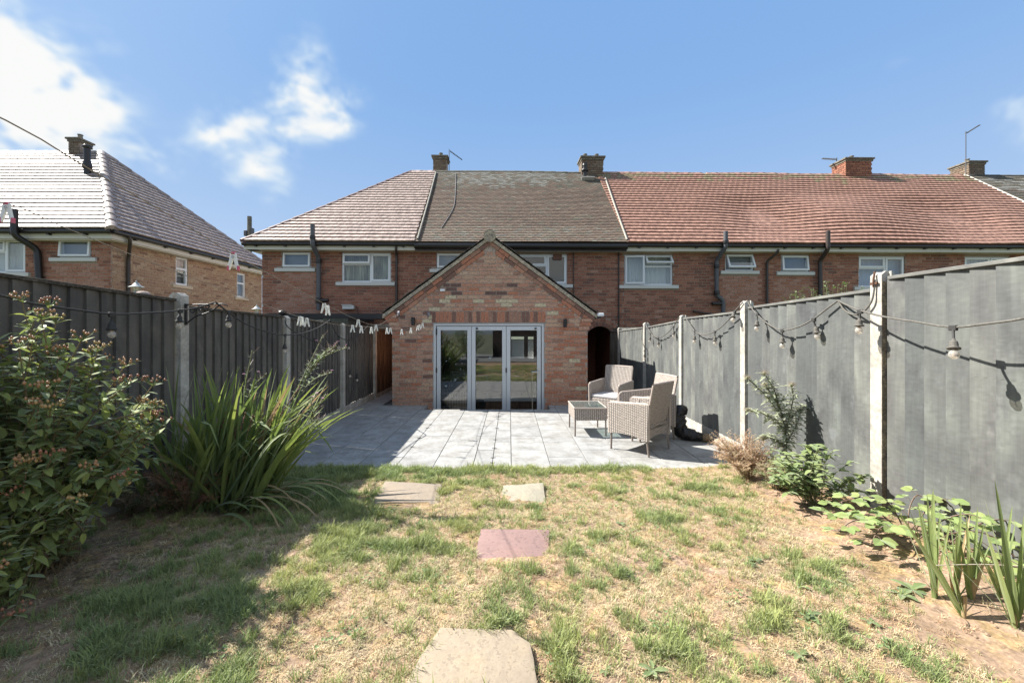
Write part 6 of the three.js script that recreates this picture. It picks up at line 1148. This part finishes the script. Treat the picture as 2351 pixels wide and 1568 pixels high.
// ---- broad leaved things along the right bed
function mound(name, label, cat, c, C, Rr, n, pal, leaf, len, { stems = 22, stemC = lin(0.16, 0.17, 0.07), group } = {}) {
  const S = thing(name, label, cat, [c[0], gh(...c), -c[1]], 0, group), mats = pal.map((q) => leafMat(q)), gs = leaf.map(leafGeo), st = [], list = [];
  for (let k = 0; k < stems; k++) {
    let d; do { d = V(rnd(-1, 1), rnd(-0.2, 1), rnd(-1, 1)); } while (d.length() > 1 || d.length() < 0.3); d.normalize();
    const e = V(C[0] + d.x * Rr[0], Math.max(0.03, C[1] + d.y * Rr[1]), C[2] + d.z * Rr[2]), b = V(rnd(-0.06, 0.06), -0.01, rnd(-0.06, 0.06)), cv = new THREE.CatmullRomCurve3([b, b.clone().lerp(e, 0.5).add(V(0, 0.05, 0)), e]);
    st.push(puv(new THREE.TubeGeometry(cv, 6, 0.003, 4, false)));
    for (let i = 0; i < n / stems; i++) { const t = 1 - 0.7 * (i / (n / stems)) ** 1.3, p = cv.getPointAt(t), a = i * 2.4 + k; list.push({ g: gs[Math.floor(R() * gs.length)], m: aim(p, V(Math.cos(a), rnd(-0.1, 0.8), Math.sin(a)), V(rnd(-0.2, 0.2), 1, rnd(-0.2, 0.2)), rnd(...len)), c: Math.floor(R() * pal.length), p: -p.z - p.y + R() * 0.1 }); }
  }
  part('stems', merge(st), leafMat(stemC), S); pieces('leaf', list, pal, mats, leafMat(lin(1, 1, 1)), S);
  return S;
}
const ovate = [{ wide: 0.55, fold: 0.2, curl: 0.35 }, { wide: 0.6, fold: 0.35, curl: 0.2 }, { wide: 0.5, fold: 0.1, curl: 0.5 }];
mound('leafy_weed', 'bushy leafy green weed at the foot of the grey fence', 'weed', [2.44, 3.3], [0.02, 0.18, 0], [0.33, 0.29, 0.28], 480, [lin(0.215, 0.285, 0.085), lin(0.170, 0.240, 0.075), lin(0.265, 0.330, 0.105)], ovate, [0.05, 0.085], { stems: 34 });
mound('leafy_weed', 'yellow green leafy weed below the thistle', 'weed', [2.42, 3.72], [0, 0.16, 0], [0.17, 0.22, 0.16], 130, [lin(0.18, 0.23, 0.055), lin(0.15, 0.20, 0.05)], ovate, [0.035, 0.06], { stems: 16 });
mound('neighbour_shrub', 'green shrub top peeping over the grey fence', 'shrub', [3.66, 4.75], [0, 1.80, 0], [0.42, 0.27, 0.5], 1100, [lin(0.14, 0.21, 0.05), lin(0.10, 0.16, 0.045), lin(0.19, 0.26, 0.07)], ovate, [0.03, 0.05], { stems: 60 });
// bramble: arching canes with compound leaves
{
  const c = [2.42, 2.74], S = thing('bramble', 'low bramble with pale green three part leaves below the grey fence', 'bramble', [c[0], gh(...c), -c[1]]), pal = [lin(0.255, 0.335, 0.095), lin(0.215, 0.300, 0.085), lin(0.300, 0.365, 0.115)], mats = pal.map((q) => leafMat(q, { clearcoat: 0.12 })), g = leafGeo({ wide: 0.68, fold: 0.16, curl: 0.15, n: 6, belly: 0.45, teeth: 0.05 }), cane = leafMat(lin(0.17, 0.10, 0.06));
  const at = (px, py, z) => W(px, py, z).sub(S.position);
  const canes = [[[2075, 1235, 2.72], [2010, 1195, 2.78], [1950, 1175, 2.82], [1915, 1172, 2.84]], [[2075, 1235, 2.72], [2000, 1218, 2.72], [1940, 1205, 2.75], [1900, 1195, 2.8]], [[2080, 1240, 2.7], [2020, 1225, 2.65], [1960, 1225, 2.62], [1925, 1232, 2.62]], [[2085, 1245, 2.68], [2050, 1190, 2.8], [2020, 1165, 2.85], [1985, 1155, 2.88]], [[2085, 1245, 2.68], [2090, 1190, 2.75], [2105, 1165, 2.78], [2120, 1150, 2.8]], [[2085, 1240, 2.7], [2130, 1195, 2.7], [2165, 1175, 2.7], [2190, 1180, 2.7]], [[2085, 1245, 2.66], [2040, 1235, 2.55], [2020, 1245, 2.5], [2000, 1262, 2.48]], [[2090, 1250, 2.6], [2120, 1225, 2.52], [2150, 1230, 2.48], [2175, 1250, 2.45]], [[2100, 1250, 2.6], [2180, 1215, 2.5], [2240, 1215, 2.42], [2290, 1240, 2.36]], [[2120, 1260, 2.5], [2200, 1250, 2.36], [2270, 1260, 2.3], [2330, 1290, 2.24]], [[2150, 1280, 2.45], [2230, 1240, 2.42], [2300, 1225, 2.4], [2350, 1235, 2.4]], [[2180, 1300, 2.4], [2250, 1310, 2.25], [2300, 1330, 2.2], [2345, 1350, 2.15]]];
  for (const cn of canes) {
    const pts = cn.map((q) => at(...q)); pts.forEach((p, i) => { p.y = Math.max(p.y, 0.03) + [0, 0.07, 0.08, 0.03][i]; });
    const cv = new THREE.CatmullRomCurve3(pts), fr = grp('cane', S); part('cane_stem', puv(new THREE.TubeGeometry(cv, 14, 0.004, 5, false)), cane, fr);
    for (let i = 0; i < 7; i++) {
      const t = 0.25 + i * 0.125, p = cv.getPointAt(Math.min(1, t)), tan = cv.getTangentAt(Math.min(1, t)), a = V(0, 1, 0).cross(tan).normalize().multiplyScalar(i % 2 ? 1 : -1).addScaledVector(tan, 0.5).add(V(0, rnd(0.1, 0.4), 0)).normalize(), q = p.clone().addScaledVector(a, rnd(0.03, 0.06)), L = rnd(0.058, 0.095);
      part('leaf_stalk', twig([p, p.clone().lerp(q, 0.5).add(V(0, 0.006, 0)), q], 0.002, 3, 3), cane, fr);
      for (const k of [-1, 0, 1]) { const d = a.clone().applyAxisAngle(V(0, 1, 0), k * 1.05); d.y = rnd(-0.15, 0.2); const o = part('leaf', g, pick(mats), fr); o.applyMatrix4(aim(q, d, V(rnd(-0.6, 0.3), 1, rnd(-0.2, 0.75)), k ? L * 0.82 : L)); }
    }
  }
}
// upright strap leaves, right
{
  const mats = [lin(0.215, 0.29, 0.085), lin(0.265, 0.34, 0.10), lin(0.335, 0.40, 0.13)].map((q) => leafMat(q, { map: rep(TX.leaf, 9, 0.5), transmission: 0.5, clearcoat: 0.15 })), tan = leafMat(lin(0.46, 0.33, 0.16));
  const fan = (px, py, leaves, label, group) => {
    const b = onLawn(px, py), S = thing('montbretia', label, 'plant', [b[0], gh(...b), -b[1]], 0, group);
    for (const [tx, ty, dz, w = 0.026, dr = 0.12] of leaves.flatMap((l) => [l, [l[0] + rnd(-75, 75), l[1] + rnd(10, 120), l[2] + rnd(-0.16, 0.1), rnd(0.014, 0.026), rnd(0.2, 1.0)]])) { const tip = W(tx, ty, b[1] + dz).sub(S.position), len = tip.length(); part('leaf', strap(V(rnd(-0.012, 0.012), -0.01, rnd(-0.012, 0.012)), tip.clone().add(V(0, dr * len * 0.35, 0)), len * 1.02, w * 0.85, dr, rnd(-0.6, 0.6), 9), R() < 0.10 ? tan : pick(mats), S); }
    part('sheath', pipe([V(0, -0.01, 0), V(0.005, 0.10, 0)], 0.009, { seg: 2, sides: 6 }), tan, S);
  };
  fan(2147, 1372, [[2075, 1195, 0.02, 0.040], [2130, 1130, 0.05], [2145, 1120, 0.1, 0.045], [2105, 1150, 0.0], [2160, 1170, 0.05]], 'upright strap leaf fan at the edge of the bramble');
  fan(2214, 1418, [[2150, 1290, 0.1, 0.03], [2060, 1180, 0.05, 0.04, 0.25], [2125, 1160, 0.1, 0.05, 0.1], [2170, 1230, 0.05]], 'strap leaf fan leaning over the bare soil from a bent stalk');
  fan(2195, 1372, [[2145, 1125, 0.05, 0.036], [2205, 1150, 0.1], [2230, 1180, 0.1], [2180, 1200, 0.0]], 'strap leaf fan standing in the middle of the montbretia row');
  fan(2235, 1375, [[2222, 1180, 0.05], [2245, 1160, 0.1], [2265, 1200, 0.08], [2212, 1240, 0]], 'short strap leaf fan behind the tallest montbretia');
  fan(2332, 1440, [[2255, 1140, 0.08, 0.034], [2278, 1102, 0.1, 0.036], [2295, 1190, 0.1, 0.05], [2262, 1205, 0.05, 0.05], [2380, 1240, 0.0, 0.05, 0.4], [2350, 1180, 0.1], [2140, 1145, 0.15, 0.04, 0.2]], 'tallest strap leaf fan with broad folded leaf beside the bramble');
  fan(2300, 1370, [[2300, 1190, 0.05], [2330, 1160, 0.1], [2270, 1220, 0.05]], 'narrow strap leaf fan close to the grey fence boards');
  const dm = std(lin(0.50, 0.44, 0.35), { roughness: 1 }); solid('dry_stalk', merge([twig([W(2256, 1244, 2.0), W(2302, 1274, 1.98), W(2356, 1306, 1.95)], 0.0025, 6, 4), twig([W(2150, 1298, 2.0), W(2260, 1296, 2.0), W(2351, 1300, 1.98)], 0.0024, 10, 4)]), dm, 'bleached dry flower stalks lying across the montbretia leaves', 'stalk');
}
// small rosette weeds in the lawn
{
  const g = leafGeo({ wide: 0.42, fold: 0.25, curl: 0.35, n: 6, teeth: 0.12, belly: 0.55 }), mats = [lin(0.17, 0.24, 0.075), lin(0.20, 0.26, 0.095), lin(0.13, 0.19, 0.06)].map((q) => leafMat(q));
  for (const [px, py, L, n] of [[2095, 1358, 0.085, 6], [2075, 1370, 0.07, 5], [1862, 1415, 0.06, 7], [1735, 1290, 0.05, 8], [1725, 1300, 0.045, 6], [1425, 1205, 0.04, 6], [1570, 1165, 0.035, 6], [1838, 1508, 0.05, 6], [1500, 1545, 0.055, 7], [1840, 1350, 0.04, 5], [1900, 1340, 0.04, 5], [2000, 1432, 0.04, 6], [1945, 1345, 0.045, 5], [1390, 1545, 0.03, 5]]) {
    const b = onLawn(px, py), S = thing('lawn_weed', 'small flat rosette weed growing in the parched lawn', 'weed', [b[0], gh(...b) + 0.004, -b[1]], 0, 'rosette weeds in the lawn');
    for (let i = 0; i < n; i++) { const a = i * 2.4 + R(), o = part('leaf', g, pick(mats), S); o.applyMatrix4(aim(V(0, 0.004, 0), V(Math.cos(a), rnd(0.15, 0.6), Math.sin(a)), V(0, 1, 0), L * rnd(0.7, 1.1))); }
  }
}

// ================================================================ grass
function inside(x, z, poly) { let c = false; for (let i = 0, j = poly.length - 1; i < poly.length; j = i++) { const [xi, zi] = poly[i], [xj, zj] = poly[j]; if ((zi > z) !== (zj > z) && x < (xj - xi) * (z - zi) / (zj - zi) + xi) c = !c; } return c; }
{
  const tuft = (seed, n, h0, h1, w, splay, droop) => {
    const r = rng(seed), pos = [], q = (a, b) => a + (b - a) * r();
    for (let k = 0; k < n; k++) {
      const a = q(0, 6.283), s = q(0.15, 1) * splay, d = V(Math.cos(a) * s, 1, Math.sin(a) * s).normalize(), L = q(h0, h1), b = V(q(-0.016, 0.016), -0.004, q(-0.016, 0.016)), sd = V(Math.sin(a + q(-0.7, 0.7)), 0, -Math.cos(a)).normalize(), ww = w * q(0.6, 1.2), m = b.clone().addScaledVector(d, L * 0.55), d2 = d.clone().add(V(d.x * droop, -droop * 0.8, d.z * droop)).normalize(), e = m.clone().addScaledVector(d2, L * 0.45); if (e.y < 0.002) e.y = 0.002 + q(0, 0.006); if (m.y < 0.003) m.y = 0.004;
      const A = b.clone().addScaledVector(sd, -ww), B = b.clone().addScaledVector(sd, ww), C = m.clone().addScaledVector(sd, -ww * 0.8), D = m.clone().addScaledVector(sd, ww * 0.8);
      pos.push(...A.toArray(), ...B.toArray(), ...D.toArray(), ...A.toArray(), ...D.toArray(), ...C.toArray(), ...C.toArray(), ...D.toArray(), ...e.toArray());
    }
    const g = new THREE.BufferGeometry(); g.setAttribute('position', new THREE.Float32BufferAttribute(pos, 3)); g.computeVertexNormals(); return puv(g);
  };
  const onStone = (x, z) => STONES.some((p) => inside(x, z, p));
  const nearStone = (x, z) => STONES.some((p) => inside(x, z, p.map(([a, b]) => { const cx = p.reduce((s, q) => s + q[0], 0) / p.length, cz = p.reduce((s, q) => s + q[1], 0) / p.length; return [cx + (a - cx) * 0.9, cz + (b - cz) * 0.9]; })));
  const green = (x, z) => {                                  // 0..1 how green the turf is
    let v = fbm(x * 1.35 + 5, z * 1.35, 2.7, 3) * 1.3 + fbm(x * 6.5, z * 6.5, 8.1, 2) * 1.5 + fbm(x * 3.1, z * 3.1, 17.1, 2) * 1.2 + 0.14;
    v += 0.55 * Math.exp(-(((z - 4.52) / 0.14) ** 2)) * (x < 1.4 ? 1 : 0.2) + 0.22 * sstep(-x, 0.7, 1.4) * sstep(z, 1.5, 2.4) - 0.25 * sstep(x, 1.7, 2.1);
    return v;
  };
  const soilAt = (x, z) => sstep(x - (1.52 + 0.19 * z) + fbm(x * 3, z * 3, 6, 3) * 0.35, -0.12, 0.16) + sstep(-x - 1.95 + fbm(x * 3, z * 3, 3, 3) * 0.5, -0.1, 0.35) * 0.88;
  const make = (name, n, geos, test, color, size, mat, label) => {
    const per = geos.map(() => []), M = new THREE.Matrix4();
    let tries = 0, got = 0;
    while (got < n && tries++ < n * 12) {
      const z = 1.05 + (PATIO_Z + 0.0 - 1.05) * R(), x = rnd(FL + 0.1, FR - 0.06);
      if (Math.abs(x) > z * 1.42 + 0.3) continue;
      const k = test(x, z); if (k <= 0 || R() > k) continue;
      if (onStone(x, z) && !(R() < 0.75 && !nearStone(x, z))) continue;
      const s = size(x, z), c = color(x, z);
      per[Math.floor(R() * geos.length)].push([M4(x, gh(x, z), -z, s, s * rnd(0.75, 1.2), s, rnd(-0.15, 0.15), rnd(0, 6.28), rnd(-0.15, 0.15)), c]); got++;
    }
    const holder = grp(name, scene); holder.userData = { kind: 'stuff', label, category: 'grass' };
    per.forEach((l, i) => { if (!l.length) return; const im = shade(new THREE.InstancedMesh(geos[i], mat, l.length)); im.name = i ? 'blades_' + String(i).padStart(3, '0') : 'blades'; l.forEach(([m, c], j) => { im.setMatrixAt(j, m); im.setColorAt(j, c); }); im.userData.kind = 'stuff'; holder.add(im); });
  };
  const dryM = leafMat(lin(1, 1, 1), { vertexColors: false, clearcoat: 0, transmission: 0.2 }), greenM = leafMat(lin(1, 1, 1), { vertexColors: false, clearcoat: 0.15, transmission: 0.4 });
  make('dry_grass', 27000, [tuft(1, 15, 0.012, 0.040, 0.0014, 2.4, 0.8), tuft(2, 15, 0.015, 0.050, 0.0013, 3.2, 0.6), tuft(3, 15, 0.012, 0.036, 0.0014, 1.8, 1.0)], (x, z) => { const s = soilAt(x, z); return (0.97 - 0.8 * sstep(fbm(x * 2.6, z * 2.6, 12, 3), 0.10, 0.30)) * (1 - Math.min(1, s) * 0.93); },
    (x, z) => { const k = rnd(0.7, 1.2), t = R() - sstep(fbm(x * 2.3, z * 2.3, 31, 3), 0.02, 0.28) * 0.5; return t < 0.09 ? lin(0.49 * k, 0.325 * k, 0.19 * k) : t < 0.3 ? lin(0.48 * k, 0.41 * k, 0.20 * k) : lin(0.60 * k, 0.50 * k, 0.31 * k); }, () => rnd(0.6, 1.1) + (R() < 0.08 ? 0.5 : 0), dryM, 'short parched straw coloured grass covering the lawn');
  make('green_grass', 17500, [tuft(11, 16, 0.03, 0.085, 0.0022, 1.0, 0.45), tuft(12, 14, 0.025, 0.07, 0.0021, 1.5, 0.6), tuft(13, 15, 0.035, 0.095, 0.0021, 0.7, 0.5)], (x, z) => (0.06 + 0.94 * sstep(green(x, z) + rnd(-0.2, 0.2), 0.12, 0.70)) * (1 - Math.min(1, soilAt(x, z) * (x > 0 ? 0.97 : 0.8))),
    (x, z) => { const k = rnd(0.75, 1.2), y = clamp(0.5 + fbm(x * 2, z * 2, 1.2, 2) * 1.4 + rnd(-0.2, 0.2), 0, 1); return lin(lerp(0.235, 0.40, y) * k, lerp(0.31, 0.42, y) * k, lerp(0.10, 0.14, y) * k); }, (x, z) => (rnd(0.55, 1.1) + (R() < 0.06 ? 0.45 : 0)) * (0.8 + 0.35 * sstep(green(x, z), 0.3, 0.9)), greenM, 'tufts of surviving green grass scattered through the lawn');
  { const g1 = leafGeo({ wide: 0.5, fold: 0.4, curl: -0.3, n: 4 }), dl = [], cl = [];
    for (let i = 0; i < 130; i++) { const z = rnd(1.2, 4.5), x = rnd(-2.4, 2.5); if (onStone(x, z) && R() < 0.7) continue; dl.push(tinted(g1.clone().applyMatrix4(aim(V(x, gh(x, z) + rnd(0.008, 0.03), -z), V(rnd(-1, 1), rnd(-0.1, 0.3), rnd(-1, 1)), V(rnd(-0.5, 0.5), 1, rnd(-0.5, 0.5)), rnd(0.012, 0.034))), pick([lin(0.34, 0.22, 0.11), lin(0.24, 0.14, 0.07), lin(0.5, 0.38, 0.2)]))); }
    for (let i = 0; i < 60; i++) { const z0 = rnd(1.4, 4.3), x0 = rnd(-1.6, 1.8); for (let k = 0; k < 9; k++) { const x = x0 + rnd(-0.07, 0.07), z = z0 + rnd(-0.07, 0.07); if (onStone(x, z)) continue; const h = rnd(0.012, 0.035); for (let m = 0; m < 3; m++) { const a = m * 2.1 + k; cl.push(tinted(g1.clone().applyMatrix4(aim(V(x, gh(x, z) + h, -z), V(Math.cos(a), 0.2, Math.sin(a)), V(0, 1, 0), 0.013, 0.02)), pick([lin(0.16, 0.24, 0.08), lin(0.20, 0.28, 0.10)]))); } } }
    const add = (name, list, label) => { const o = shade(new THREE.Mesh(merge(list), leafMat(lin(1, 1, 1), { clearcoat: 0 }))); o.name = name; o.userData = { kind: 'stuff', label, category: name.split('_').pop() }; scene.add(o); };
    add('fallen_leaves', dl, 'dry fallen leaves scattered over the lawn'); add('clover', cl, 'small clover patches growing through the lawn'); }
  // litter: dead stems and crumbs lying on the bare soil
  const crumbs = []; for (let i = 0; i < 900; i++) { const z = rnd(1.2, 4.5), x = rnd(-2.9, 2.8); if (soilAt(x, z) < 0.3 || onStone(x, z)) continue; const r = rnd(0.003, 0.010); crumbs.push(new THREE.IcosahedronGeometry(1, 0).applyMatrix4(M4(x, gh(x, z) + r * 0.4, -z, r, r * 0.7, r * rnd(0.7, 1.4), 0, R() * 6))); if (R() < 0.35) { const a = R() * 6.28, L = rnd(0.03, 0.12), y = gh(x, z) + 0.006; crumbs.push(puv(new THREE.TubeGeometry(new THREE.LineCurve3(V(x, y, -z), V(x + Math.cos(a) * L, y + 0.004, -z + Math.sin(a) * L)), 1, 0.0016, 3, false))); } }
  const cg = merge(crumbs.filter(Boolean).map((g) => puv(g))), co = shade(new THREE.Mesh(cg, std(lin(0.30, 0.21, 0.14), { roughness: 1 }))); co.name = 'soil_litter'; co.userData = { kind: 'stuff', label: 'crumbs of soil and dead stems on the bare earth', category: 'litter' }; scene.add(co);
}

// ================================================================ what the door glass mirrors: the end of the garden behind the viewer
{
  struct('rear_paving', bx(FL + 0.05, FR - 0.05, 0.0, 0.215, 0.6, 6.5), std(lin(0.22, 0.22, 0.215), { map: rep(TX.stone, 0.8), roughness: 0.9 }));
  const sh = thing('garden_shed', 'dark stained timber shed at the end of the garden', 'shed', [0.75, 0.2, 5.0]), dk = [lin(0.055, 0.040, 0.035), lin(0.065, 0.046, 0.04)].map((c) => std(c, { map: rep(TX.timber, 2, 0.6), roughness: 0.85 }));
  for (let i = 0; i < 26; i++) part('board', bx(-0.062, 0.062, 0, 2.05, 0, 0.02), dk[i % 2], sh, -1.56 + i * 0.125, 0.02, -1.02);
  part('shell', bx(-1.6, 1.6, 0, 2.06, -0.98, 0.98), dk[0], sh); part('roof', merge([bx(-1.72, 1.72, 2.08, 2.13, -1.15, 1.15).rotateX(0.06)]), std(lin(0.05, 0.05, 0.05), { roughness: 1 }), sh);
  mound('hedge', 'tall sunlit leafy hedge at the end of the garden beside the shed', 'hedge', [-2.1, -3.4], [0, 1.0, 0], [0.85, 1.15, 0.6], 1500, [lin(0.13, 0.20, 0.05), lin(0.10, 0.16, 0.045), lin(0.18, 0.24, 0.06)], ovate, [0.08, 0.13], { stems: 70 });
}
renderer.render(scene, camera);
